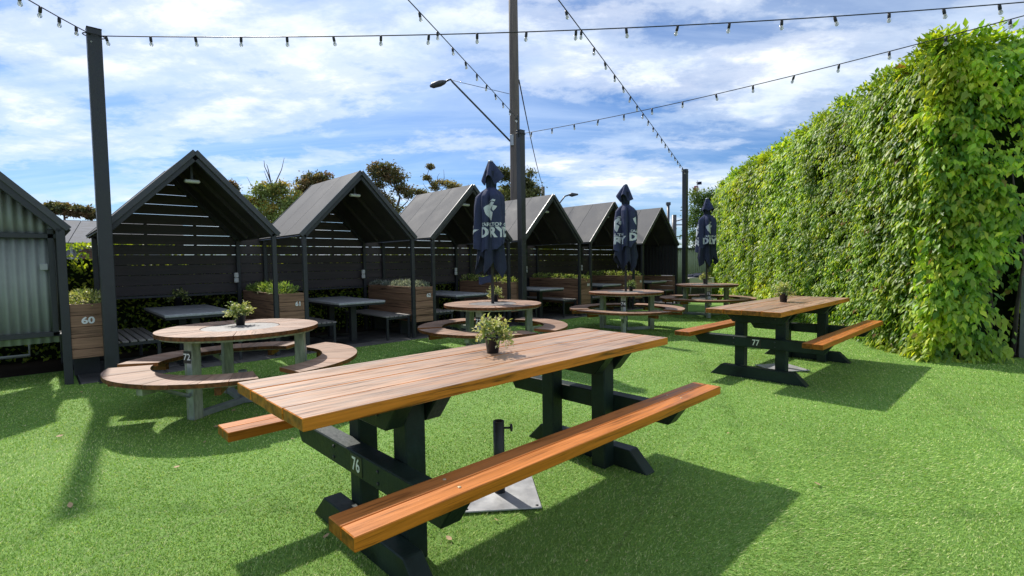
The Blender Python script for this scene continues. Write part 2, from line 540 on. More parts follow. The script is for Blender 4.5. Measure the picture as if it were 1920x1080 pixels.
# clear bulb glass
m, t, b = new_mat('clear_bulb_glass')
b.inputs['Base Color'].default_value = (0.93, 0.90, 0.84, 1)
b.inputs['Roughness'].default_value = 0.08
b.inputs['Transmission Weight'].default_value = 0.65
b.inputs['IOR'].default_value = 1.3
M['bulb'] = m

# ground turf base: colour under and beyond the fibres
m, t, b = new_mat('turf_base')
tcn = N(t, 'ShaderNodeTexCoord')
na = N(t, 'ShaderNodeTexNoise', inp={'Scale': 140.0, 'Detail': 4.0, 'Roughness': 0.7})
nb = N(t, 'ShaderNodeTexNoise', inp={'Scale': 1.1, 'Detail': 4.0})
t.links.new(tcn.outputs['Object'], na.inputs['Vector']); t.links.new(tcn.outputs['Object'], nb.inputs['Vector'])
ra = ramp(t, [(0.30, (0.115, 0.23, 0.040)), (0.55, (0.195, 0.35, 0.068)), (0.8, (0.34, 0.50, 0.15))])
rb = ramp(t, [(0.3, 0.86), (0.7, 1.12)])
t.links.new(na.outputs[0], ra.inputs[0]); t.links.new(nb.outputs[0], rb.inputs[0])
mm_ = N(t, 'ShaderNodeMix', data_type='RGBA', blend_type='MULTIPLY'); mm_.inputs[0].default_value = 1.0
t.links.new(ra.outputs[0], mm_.inputs[6]); t.links.new(rb.outputs[0], mm_.inputs[7])
t.links.new(mm_.outputs[2], b.inputs['Base Color'])
b.inputs['Roughness'].default_value = 0.75
b.inputs['Specular IOR Level'].default_value = 0.25
bp = N(t, 'ShaderNodeBump', inp={'Strength': 0.8, 'Distance': 0.012})
t.links.new(na.outputs[0], bp.inputs['Height']); t.links.new(bp.outputs[0], b.inputs['Normal'])
M['turf'] = m

# ------------------------------------------------------------------ booth row frame
HT = 0.7569
O0 = Vector((-5.0, 5.2145, 0))
E1 = Vector((math.cos(HT), math.sin(HT), 0))
E2 = Vector((-math.sin(HT), math.cos(HT), 0))


def RP(s, d, z=0.0):
    return O0 + E1 * s + E2 * d + Vector((0, 0, z))


def quad_sheet(name, pts, z, mat, kind='structure'):
    me = bpy.data.meshes.new(name)
    me.from_pydata([(p[0], p[1], 0) for p in pts], [], [list(range(len(pts)))])
    me.materials.append(mat)
    o = ob(name, me, None, None, (0, 0, z))
    tag(o, kind=kind)
    return o


# ------------------------------------------------------------------ ground
quad_sheet('ground', [(-600, -200), (600, -200), (600, 900), (-600, 900)], -0.012, M['asphalt'])
turf_pts = [(-14, -4), (14, -4), (14, 24), RP(20, -0.12).xy, RP(0.34, -0.12).xy, RP(0.34, 1.0).xy, RP(-9, 1.0).xy]
quad_sheet('turf', turf_pts, 0.0, M['turf'])
quad_sheet('garden_bed', [RP(-9, 1.0).xy, RP(20, 1.0).xy, RP(20, 4.5).xy, RP(-9, 4.5).xy], -0.006, M['soil'])
# paving inside the booths: separate pavers
pav = empty('paving', (0, 0, 0))
tag(pav, kind='structure')
pv_me = [box(0.382, 0.382, 0.05, M['paver'], 0.006)]
for i in range(34):
    for j in range(4):
        s, d = 0.55 + i * 0.39, 0.085 + j * 0.39
        ob('paver', pv_me[0], None, pav, RP(s, d, -0.017 + random.uniform(-.003, .003)), (random.uniform(-.004, .004), random.uniform(-.004, .004), HT))

# turf fibres: thin blades, dense near the camera, thinning with distance
def build_turf_blades():
    nb = 800000
    rng = np.random.default_rng(5)
    y0, y1 = 0.9, 11.0
    y = y0 * (y1 / y0) ** rng.random(nb)
    x = (rng.random(nb) * 2 - 1) * (1.16 * y + 0.55)
    s = (x + 5.0) * E1.x + (y - 5.2145) * E1.y
    d = (x + 5.0) * E2.x + (y - 5.2145) * E2.y
    keep = ((d < -0.13) | ((s < 0.3) & (d < 0.9)))
    keep &= ~((x > 5.2 + 0.19 * (y - 5.9)) & (y > 6.1))
    x, y = x[keep], y[keep]
    n = len(x)
    dist = y
    wd = 0.0007 + 0.00058 * dist
    ht_ = (0.005 + 0.006 * rng.random(n)) * (1 + 0.04 * dist)
    az = rng.random(n) * 2 * pi
    lean = (0.003 + 0.010 * rng.random(n)) * (1 + 0.08 * dist)
    sm = (x - 0.355) * -math.sin(1.03) + (y - 1.995) * math.cos(1.03)
    seam = np.abs((sm + 0.925) % 1.85 - 0.925)
    ht_ *= np.where(seam < 0.012, 0.35, 1.0)
    p3 = np.stack([x, y, np.zeros(n)], 1)
    fx, fy = 0.006 * fbm(p3, 3, 3, 0.9), 0.006 * fbm(p3, 4, 3, 0.9)
    tip = np.stack([x + np.cos(az) * lean + fx, y + np.sin(az) * lean + fy, ht_], 1)
    sd = np.stack([-np.sin(az), np.cos(az), np.zeros(n)], 1) * wd[:, None]
    basep = np.stack([x, y, np.zeros(n)], 1)
    v = np.stack([basep - sd, basep + sd, tip], 1).reshape(-1, 3)
    tri = np.arange(n * 3)
    me = bpy.data.meshes.new('turf_blades')
    me.vertices.add(len(v)); me.vertices.foreach_set('co', v.astype(np.float32).ravel())
    me.loops.add(len(tri)); me.loops.foreach_set('vertex_index', tri.astype(np.int32))
    nt = len(tri) // 3
    me.polygons.add(nt)
    me.polygons.foreach_set('loop_start', np.arange(0, nt * 3, 3, dtype=np.int32))
    me.polygons.foreach_set('loop_total', np.full(nt, 3, np.int32))
    me.update()
    pal = np.array([(0.075, 0.185, 0.022), (0.105, 0.235, 0.030), (0.150, 0.290, 0.045), (0.215, 0.350, 0.085), (0.060, 0.150, 0.020), (0.27, 0.36, 0.12)])
    idx = rng.choice(len(pal), n, p=[.26, .28, .2, .12, .09, .05])
    C = np.array([2.66, 1.92, 3.2]) * pal[idx] * (0.85 + 0.3 * rng.random(n))[:, None]
    C *= np.where(seam < 0.010, 0.55, 1.0)[:, None]
    C *= (1 + 0.12 * fbm(p3, 9, 4, 0.4) + 0.05 * fbm(p3, 19, 3, 2.2))[:, None]
    at = me.color_attributes.new('Col', 'FLOAT_COLOR', 'POINT')
    cc = np.concatenate([np.repeat(C, 3, 0), np.ones((n * 3, 1))], 1)
    at.data.foreach_set('color', cc.astype(np.float32).ravel())
    me.materials.append(M['grass'])
    o = ob('turf_grass', me)
    tag(o, 'short artificial green turf covering the whole courtyard floor', 'grass', kind='stuff')


build_turf_blades()

# ------------------------------------------------------------------ booth shelters
HW, EAVE, APEX, DEP = 0.915, 1.67, 2.625, 1.72
PITCH_S = 2.183
S0 = 1.541
SLOPE = math.atan2(APEX - EAVE, HW)
RL = math.hypot(HW, APEX - EAVE)
ROW_GROUP = 'gabled booth shelters along the courtyard'

SLAT_Z0, SLAT_P, SLAT_G = 0.842, 0.148, 0.0054
slat_cache = {}


def gable_half(z):
    return HW - 0.03 if z < EAVE else max(0.0, (HW - 0.03) * (APEX - 0.02 - z) / (APEX - EAVE))


def slat_mesh(k):
    if k in slat_cache: return slat_cache[k]
    za = SLAT_Z0 + k * SLAT_P
    zb = min(za + SLAT_P - SLAT_G, APEX - 0.05)
    a, b_ = gable_half(za), gable_half(zb)
    if za < EAVE < zb:
        pts = [(-a, 0), (a, 0), (a, EAVE - za), (b_, zb - za), (-b_, zb - za), (-a, EAVE - za)]
    else:
        pts = [(-a, 0), (a, 0), (b_, zb - za), (-b_, zb - za)]
    slat_cache[k] = prism(pts, -0.011, 0.011, M['slat'], 0.002)
    return slat_cache[k]


def roof_side(parent, sgn, mat_roof=None):
    """one slope of the roof: three sheets with seams, lining board below and edge trims"""
    n = 3
    y0, y1 = -0.03, DEP + 0.06
    w = (y1 - y0) / n
    ang = SLOPE
    cx, cz = sgn * HW * 0.5, (EAVE + APEX) * 0.5
    nx, nz = sgn * math.sin(ang), math.cos(ang)
    base = None
    for k in range(n):
        me = box(RL + 0.035, w - 0.006, 0.016, M['roof'], 0.002)
        o = ob('roof_sheet', me, None, parent, (cx + nx * 0.040, y0 + w * (k + 0.5), cz + nz * 0.040), (0, sgn * ang, 0))
    me = box(RL + 0.01, y1 - y0 - 0.02, 0.018, M['lining'], 0.0)
    ob('roof_lining', me, None, parent, (cx + nx * 0.018, (y0 + y1) / 2, cz + nz * 0.018), (0, sgn * ang, 0))
    for yy in (0.58, 1.15):
        me = box(RL - 0.05, 0.045, 0.05, M['lining'], 0.002)
        ob('rafter', me, None, parent, (cx - nx * 0.018, yy, cz - nz * 0.018), (0, sgn * ang, 0))
    for nm, yy in (('front_trim', y0 - 0.012), ('rear_trim', y1 + 0.012)):
        me = box(RL + 0.045, 0.022, 0.062, M['trim'], 0.003)
        ob(nm, me, None, parent, (cx + nx * 0.024, yy, cz + nz * 0.024), (0, sgn * ang, 0))
    me = box(0.05, y1 - y0, 0.012, M['trim'], 0.002)
    ob('eave_trim', me, None, parent, (sgn * (HW + 0.028), (y0 + y1) / 2, EAVE + 0.006), (0, sgn * ang, 0))


def portal(parent, yy, w=0.055):
    hh = EAVE + 0.01
    for sgn in (-1, 1):
        ob('post', box(w, w, hh, M['steel'], 0.003), None, parent, (sgn * (HW - w / 2), yy, hh / 2))
        nx, nz = sgn * math.sin(SLOPE), math.cos(SLOPE)
        ob('portal_rafter', box(RL - 0.01, w, w, M['steel'], 0.003), None, parent,
           (sgn * HW * 0.5 - nx * 0.030, yy, (EAVE + APEX) * 0.5 - nz * 0.030), (0, sgn * SLOPE, 0))


def outlet(parent, loc):
    e = empty('power_outlet', loc)
    e.parent = parent
    for k in (-1, 1):
        c_ = ob('outlet_cover', box(0.062, 0.04, 0.078, M['offwhite'], 0.01), None, e, (0, 0, k * 0.041))


NUMS = ['60', '61', '62', '63', '64', '65']
PLAB = ['timber planter box marked 60 beside the corrugated shed', 'timber planter box marked 61 behind the nearest round table',
        'timber planter box marked 62 with silvery plants on top', 'timber planter box marked 63 partly hidden by the middle steel post',
        'timber planter box marked 64 left of the middle umbrella', 'furthest timber planter box, marked 65, behind the middle umbrella']
FLAB = ['short dark slat fence panel behind the bright green planter plants', 'short dark slat fence panel behind the silvery planter plants',
        'short dark slat fence panel behind the nearest closed umbrella', 'short dark slat fence panel behind the low trailing planter plants',
        'short dark slat fence panel behind the middle closed umbrella']
hut_desc = ['nearest the left post, right of the corrugated shed', 'second in the row, right of planter 61', 'third in the row, left of the nearest umbrella',
            'fourth in the row, behind the middle steel post', 'fifth in the row, left of the middle umbrella', 'at the far end of the row with vertical battens']
slat_n = 12


def shelter(i):
    s = S0 + PITCH_S * i
    h = empty('booth_shelter', RP(s, 0), HT, 'black gabled booth shelter ' + hut_desc[i], 'shelter', ROW_GROUP)
    portal(h, 0.0)
    portal(h, DEP - 0.03)
    roof_side(h, -1); roof_side(h, 1)
    for k in range(slat_n):
        za = SLAT_Z0 + k * SLAT_P
        if za > APEX - 0.12: break
        ob('wall_slat', slat_mesh(k), None, h, (0, DEP + 0.03 + random.uniform(-.002, .002), za))
    ob('bottom_rail', box(2 * HW - 0.06, 0.03, 0.035, M['steel'], 0.003), None, h, (0, DEP + 0.005, SLAT_Z0 - 0.022))
    # stays that hold the boards
    for sx in (-0.3, 0.32):
        ob('wall_stud', box(0.04, 0.02, 1.12, M['steel'], 0.002), None, h, (sx, DEP + 0.054, SLAT_Z0 + 0.56))
    lt = empty('light_fitting', (0, 0.20, APEX - 0.30))
    lt.parent = h
    ob('bracket', box(0.03, 0.06, 0.20, M['steel'], 0.002), None, lt, (0, 0.03, 0.11))
    ob('batten_lamp', box(0.17, 0.07, 0.04, M['offwhite'], 0.012), None, lt, (0, 0, 0))
    outlet(h, (HW - 0.075, DEP - 0.075, 1.065))
    if i == 5:
        for k in range(15):
            ob('side_batten', box(0.03, 0.045, 0.86, M['steel'], 0.003), None, h, (HW - 0.02, 0.11 + k * 0.106, 1.24))
        ob('side_backing', box(0.012, DEP - 0.1, 0.86, M['lining'], 0.0), None, h, (HW + 0.012, DEP / 2, 1.24))
        for k in range(4):
            ob('side_board', box(DEP - 0.1, 0.03, 0.138, M['planter'], 0.003), None, h, (HW - 0.02, DEP / 2, 0.29 + k * 0.145), (0, 0, pi / 2))
    return h


for i in range(6):
    shelter(i)

# slat fence panels in the gaps behind the planters
fl = box(0.40, 0.022, SLAT_P - SLAT_G, M['slat'], 0.002)
for i in range(5):
    s = S0 + PITCH_S * (i + 0.5)
    f = empty('slat_fence_panel', RP(s, DEP + 0.03), HT, FLAB[i], 'fence', 'slat fence panels between the booths')
    for k in range(6):
        ob('fence_slat', fl, None, f, (0, 0, SLAT_Z0 + k * SLAT_P + (SLAT_P - SLAT_G) / 2))
    ob('fence_post', box(0.05, 0.05, 1.74, M['steel'], 0.003), None, f, (-0.02, 0.04, 0.87))

# booth tables and benches
bt_top = box(0.77, 0.795, 0.035, M['booth_top'], 0.006)
for i in range(6):
    s = S0 + PITCH_S * i
    who = ['the booth by planter 60', 'the second booth, right of planter 61', 'the third booth, right of planter 62',
           'the fourth booth, right of planter 63', 'the fifth booth, right of planter 64', 'the last booth at the far end'][i]
    tb = empty('booth_table', RP(s, 0.02), HT, 'grey-topped rectangular booth table in ' + who, 'table', 'booth tables')
    ob('table_top', bt_top, None, tb, (0, 0.4, 0.655))
    ob('table_top', bt_top, None, tb, (0, 1.2, 0.655))
    ob('top_frame', box(0.75, 1.56, 0.03, M['steel'], 0.003), None, tb, (0, 0.8, 0.622))
    for yy in (0.38, 1.2):
        ob('pedestal', box(0.095, 0.095, 0.60, M['steel'], 0.004), None, tb, (0, yy, 0.307))
        ob('base_plate', box(0.42, 0.42, 0.012, M['steel'], 0.003), None, tb, (0, yy, 0.016))
    for sg in (-1, 1):
        side = 'left' if sg < 0 else 'right'
        bn = empty('slatted_bench', RP(s + sg * 0.645, 0.03), HT, 'grey slatted bench on the %s side of %s' % (side, who), 'bench', 'booth benches')
        nsl = 6
        for k in range(nsl):
            ob('seat_slat', box(0.062, 1.52, 0.022, M['bench_slat'], 0.004), None, bn, (-0.2 + 0.4 * k / (nsl - 1), 0.80, 0.389))
        for yy in (0.06, 1.54):
            ob('seat_frame', box(0.44, 0.035, 0.035, M['steel'], 0.003), None, bn, (0, yy, 0.359))
        for sx in (-0.2, 0.2):
            for yy in (0.06, 1.54):
                ob('leg', box(0.035, 0.034, 0.34, M['steel'], 0.003), None, bn, (sx, yy, 0.172))

# ------------------------------------------------------------------ planters
def planter(i):
    s0 = S0 + PITCH_S * i - HW
    w = PITCH_S - 2 * HW - 0.012 if i > 0 else 0.30
    s = s0 - 0.0 - (PITCH_S - 2 * HW) / 2
    p = empty('planter_box', RP(s, 0.0), HT, PLAB[i], 'planter', 'numbered planter boxes')
    zb, h, L = 0.262, 0.60, 1.60
    hs = [0.125, 0.125, 0.12, 0.125, 0.10]
    z = zb + h
    for k, hh in enumerate(hs):
        ob('front_board', box(w, 0.024, hh - 0.005, M['planter'], 0.003), None, p, (0, -0.012 + random.uniform(-.002, .002), z - hh / 2))
        for sg in (-1, 1):
            ob('side_board', box(L, 0.022, hh - 0.005, M['planter'], 0.003), None, p, (sg * (w / 2 - 0.011), L / 2 + 0.004, z - hh / 2), (0, 0, pi / 2))
        z -= hh
    ob('rear_board', box(w, 0.02, h, M['planter'], 0.003), None, p, (0, L + 0.02, zb + h / 2))
    ob('soil', box(w - 0.05, L - 0.02, 0.03, M['soil'], 0), None, p, (0, L / 2, zb + h - 0.05))
    ob('bottom', box(w - 0.03, L - 0.02, 0.02, M['steel'], 0), None, p, (0, L / 2, zb + 0.02))
    for yy in (0.55, L - 0.12):
        ob('foot', box(w - 0.06, 0.06, 0.265, M['steel'], 0.003), None, p, (0, yy, 0.131))
    if i == 0:
        ob('number', text_mesh(NUMS[i], 0.10, M['white'], 0.035, 0.002), None, p, (0.0, -0.0275, zb + h - 0.185), (pi / 2, 0, 0), (1.15, 1, 1))
    else:
        ob('number', text_mesh(NUMS[i], 0.085, M['white'], 0.035, 0.002), None, p, (w / 2 - 0.085, -0.0275, zb + h - 0.155), (pi / 2, 0, 0))
    return s, w, zb + h, L


def foliage(rng, n, cx, cy, cz, rx, ry, rz, Lr, Wr, pal, mat, up=0.5, name='foliage', shell=0.55):
    """leaves through a flattened dome volume (local coordinates)"""
    dirs = unit(rng.normal(size=(n, 3)))
    rad = (shell + (1 - shell) * rng.random(n)) ** 0.8
    P = dirs * rad[:, None] * np.array([rx, ry, rz]) + np.array([cx, cy, cz])
    D = dirs * 0.8 + rng.normal(size=(n, 3)) * 0.55 + np.array([0, 0, up])
    Nn = rng.normal(size=(n, 3)) * 0.5 + np.array([0, 0, 1.0]) + dirs * 0.5
    C = np.array(pal)[rng.integers(0, len(pal), n)] * (0.75 + 0.5 * rng.random((n, 1)))
    L = Lr[0] + (Lr[1] - Lr[0]) * rng.random(n)
    W = Wr[0] + (Wr[1] - Wr[0]) * rng.random(n)
    return leaf_mesh(name, P, D, Nn, L, W, C, mat)


pal_var = [(0.60, 0.60, 0.20), (0.46, 0.52, 0.15), (0.68, 0.66, 0.36), (0.26, 0.33, 0.09), (0.17, 0.24, 0.08), (0.52, 0.55, 0.16)]
pal_green = [(0.32, 0.44, 0.08), (0.24, 0.36, 0.07), (0.42, 0.50, 0.14), (0.16, 0.26, 0.05)]
pal_silver = [(0.34, 0.38, 0.33), (0.44, 0.47, 0.40), (0.22, 0.27, 0.20), (0.50, 0.52, 0.46)]
plant_kinds = [(pal_var, 0.10, (0.03, 0.05), (0.016, 0.026), 900, 'variegated yellow-green shrub growing in planter 60'),
               (pal_green, 0.10, (0.04, 0.07), (0.014, 0.024), 1500, 'bright green leafy plants growing in planter 61'),
               (pal_silver, 0.085, (0.03, 0.055), (0.006, 0.012), 3200, 'silvery fine-leaved plants growing in planter 62'),
               (pal_var + pal_green, 0.10, (0.03, 0.055), (0.016, 0.028), 1300, 'yellow and green shrubs growing in planter 63'),
               (pal_green + pal_var[:2], 0.075, (0.04, 0.065), (0.014, 0.026), 1000, 'low trailing green plants growing in planter 64'),
               (pal_green + pal_var[:3], 0.09, (0.04, 0.065), (0.018, 0.03), 1000, 'yellow-green bushy plants growing in planter 65')]
for i in range(6):
    s, w, zt, L = planter(i)
    pal, hh, lr, wr, n, lab = plant_kinds[i]
    rng = np.random.default_rng(40 + i)
    root = empty('planter_plant', RP(s, 0.0, zt - 0.035), HT, lab, 'plant', 'plants in the planter boxes')
    nb = 5
    for k in range(nb):
        yy = 0.14 + (L - 0.28) * k / (nb - 1) + rng.uniform(-.05, .05)
        hk = hh * rng.uniform(0.75, 1.3)
        me = foliage(rng, n // nb, rng.uniform(-.02, .02), yy, hk * 0.45, w * 0.52, L / nb * 0.66, hk, lr, wr, pal, M['plantleaf'], 0.8)
        ob('foliage', me, None, root)

# ------------------------------------------------------------------ storage shed with corrugated front (leftmost)
def corrugated(w, h, pitch, amp, mat, zbase=0.0, clip=None):
    nx = int(w / pitch * 8)
    bm = bmesh.new()
    rows = []
    for j in range(2):
        rows.append([])
        for k in range(nx + 1):
            x = -w / 2 + w * k / nx
            z = 0 if j == 0 else (h if clip is None else min(h, clip(x)))
            rows[-1].append(bm.verts.new((x, amp * math.sin(2 * pi * x / pitch), zbase + z)))
    for k in range(nx):
        bm.faces.new((rows[0][k], rows[0][k + 1], rows[1][k + 1], rows[1][k]))
    r = bmesh.ops.extrude_face_region(bm, geom=bm.faces[:])
    bmesh.ops.translate(bm, vec=(0, 0.004, 0), verts=[v for v in r['geom'] if isinstance(v, bmesh.types.BMVert)])
    bmesh.ops.recalc_face_normals(bm, faces=bm.faces[:])
    me = from_bm('corrugated', bm, True)
    me.materials.append(mat)
    return me


sh = empty('storage_shed', RP(S0 - PITCH_S + 0.03, 0), HT, 'gabled black shed with pale green corrugated front, cut by the left edge', 'shed')
portal(sh, 0.0, 0.075)
portal(sh, DEP - 0.03)
roof_side(sh, -1); roof_side(sh, 1)
ob('corrugated_panel', corrugated(1.66, 1.15, 0.076, 0.013, M['corr'], 0.45), None, sh, (0, 0.165, 0))
ob('corrugated_panel', corrugated(1.66, 0.92, 0.076, 0.013, M['corr'], 1.605, lambda x: max(0.02, (HW - 0.06 - abs(x)) * (APEX - EAVE) / HW + 0.04)), None, sh, (0, 0.165, 0))
for z in (0.545, 1.60):
    ob('rail', box(1.70, 0.05, 0.05, M['steel'], 0.003), None, sh, (0, 0.125, z))
for sg in (-1, 1):
    ob('inner_post', box(0.05, 0.05, 1.15, M['steel'], 0.003), None, sh, (sg * 0.80, 0.125, 1.10))
    ob('knee_brace', box(0.035, 0.035, 0.22, M['steel'], 0.003), None, sh, (sg * 0.845, 0.08, 0.46), (0.5, 0, 0))
ob('switch_box', box(0.065, 0.03, 0.07, M['greypost'], 0.006), None, sh, (0.735, 0.125, 1.27))
ob('back_wall', corrugated(1.74, 1.20, 0.076, 0.013, M['corr'], 0.45), None, sh, (0, DEP, 0))
pp = tube([(-0.4, 0.5, 0.02), (-0.4, 0.5, 0.17), (-0.3, 0.5, 0.20), (0.5, 0.5, 0.20), (0.5, 0.5, 0.5)], 0.02, M['greypost'])
o = ob('water_pipe', pp, None, None, RP(S0 - PITCH_S + 0.1, 0.75), (0, 0, HT))
tag(o, 'grey water pipe running low beneath the corrugated shed', 'pipe')

# ------------------------------------------------------------------ picnic tables
TT, TL, TW, TZ, SZ, SO, SW = 0.046, 2.36, 0.73, 0.75, 0.486, 0.6255, 0.174


def picnic_table(x, y, th, num, label, screws=True):
    t_ = empty('picnic_table', (x, y, 0), th, label, 'picnic table', 'rectangular picnic tables')
    pw = TW / 4
    for k in range(4):
        ob('top_plank', box(TL + (0.004 if k % 2 else 0), pw - 0.005, TT, M['tabletop'], 0.003), None, t_, (random.uniform(-.003, .003), -TW / 2 + pw * (k + .5), TZ - TT / 2 + random.uniform(-.001, .001)))
    for sg in (-1, 1):
        for k in (-1, 1):
            ob('seat_plank', box(TL, SW / 2 - 0.002, TT, M['seat'], 0.003), None, t_, (0.0, sg * SO + k * SW / 4, SZ - TT / 2))
        if screws:
            for u in (-0.775, 0.775):
                for k in (-1, 1):
                    ob('screw', lathe([(0.007, 0), (0.006, 0.003), (0.003, 0.0025)], M['brass'], 10), None, t_, (u, sg * SO + k * SW / 4, SZ))
    fr = M['frame']
    for u in (-1, 1):
        foot = prism([(-0.485, 0.0), (0.485, 0.0), (0.362, 0.120), (-0.362, 0.120)], 0.73, 0.82, fr, 0.005)
        sb = prism([(-0.615, SZ - TT - 0.108), (0.615, SZ - TT - 0.108), (0.69, SZ - TT - 0.002), (-0.69, SZ - TT - 0.002)], 0.73, 0.82, fr, 0.005)
        tb1 = prism([(-0.245, TZ - TT - 0.115), (0.245, TZ - TT - 0.115), (0.335, TZ - TT - 0.002), (-0.335, TZ - TT - 0.002)], 0.732, 0.815, fr, 0.005)
        tb2 = prism([(-0.245, TZ - TT - 0.115), (0.245, TZ - TT - 0.115), (0.335, TZ - TT - 0.002), (-0.335, TZ - TT - 0.002)], 0.545, 0.628, fr, 0.005)
        rz = -pi / 2 if u > 0 else pi / 2
        ob('foot', foot, None, t_, (0, 0, 0), (0, 0, rz))
        sbo = ob('seat_bearer', sb, None, t_, (0, 0, 0), (0, 0, rz))
        ob('top_bearer', tb1, None, t_, (0, 0, 0), (0, 0, rz))
        ob('top_bearer', tb2, None, t_, (0, 0, 0), (0, 0, rz))
        for w in (-1, 1):
            ob('upright', box(0.098, 0.10, TZ - TT - 0.006, fr, 0.006), None, t_, (u * 0.680, w * 0.205, (TZ - TT) / 2))
            for zz in (SZ - TT - 0.03, SZ - TT - 0.08, TZ - TT - 0.06):
                ob('bolt', lathe([(0.008, 0), (0.008, 0.004), (0.003, 0.006)], M['steel'], 8), None, t_, (u * (0.82 if zz < .6 else .815), w * 0.205 + 0.02, zz), (0, u * pi / 2, 0))
    np_ = empty('number_plate', (-0.8215, 0, SZ - TT - 0.055), -pi / 2)
    np_.parent = t_
    ob('plate', box(0.105, 0.003, 0.088, M['blackplate'], 0.001), None, np_, (0, 0, 0))
    ob('number', text_mesh(num, 0.085, M['white'], 0.012, 0.0005), None, np_, (0, -0.0025, 0), (pi / 2, 0, 0), (0.85, 1, 1))
    return t_


T76 = (-.0916, 2.7077, .7629)
T77 = (3.1067, 5.7271, .7547)
picnic_table(*T76, '76', 'large timber picnic table marked 76 in the foreground')
picnic_table(*T77, '77', 'timber picnic table marked 77 beside the tall hedge')

# umbrella bases under the picnic tables
def umbrella_base(x, y, rz, label, tubeh=0.40):
    e = empty('parasol_stand', (x, y, 0), rz, label, 'parasol stand', 'empty parasol stands')
    ob('plate', box(0.40, 0.40, 0.008, M['plate'], 0.002), None, e, (0, 0, 0.013))
    for a in (-1, 1):
        for b_ in (-1, 1):
            ob('bolt_hole', lathe([(0.008, 0), (0.008, 0.0015)], M['blackplate'], 10), None, e, (a * 0.178, b_ * 0.178, 0.0172))
    prof = [(0.030, 0.017), (0.030, tubeh), (0.025, tubeh), (0.025, 0.10)]
    ob('tube', lathe(prof, M['steel'], 20), None, e)
    kn = ob('clamp_screw', tube([(0.03, 0, tubeh - 0.04), (0.062, 0, tubeh - 0.04)], 0.006, M['steel']), None, e)
    ob('knob', lathe([(0.005, 0), (0.020, 0.003), (0.022, 0.008), (0.020, 0.013), (0.005, 0.016)], M['steel'], 12), None, kn, (0.060, 0, tubeh - 0.04), (0, pi / 2, 0))
    return e


umbrella_base(-0.082, 2.662, math.radians(5.5), 'empty parasol stand with grey plate and black tube under table 76', 0.405)
umbrella_base(T77[0] - 0.05, T77[1] - 0.05, math.radians(8), 'empty parasol stand with grey plate under table 77', 0.30)

# ------------------------------------------------------------------ round tables
RT, RD, RO, RI, RZT, RZS = 0.655, 0.318, 1.005, 0.685, 0.700, 0.408
SEG = [(-159, -55.5), (-38.5, 65), (81.5, 192)]
wedges = {}


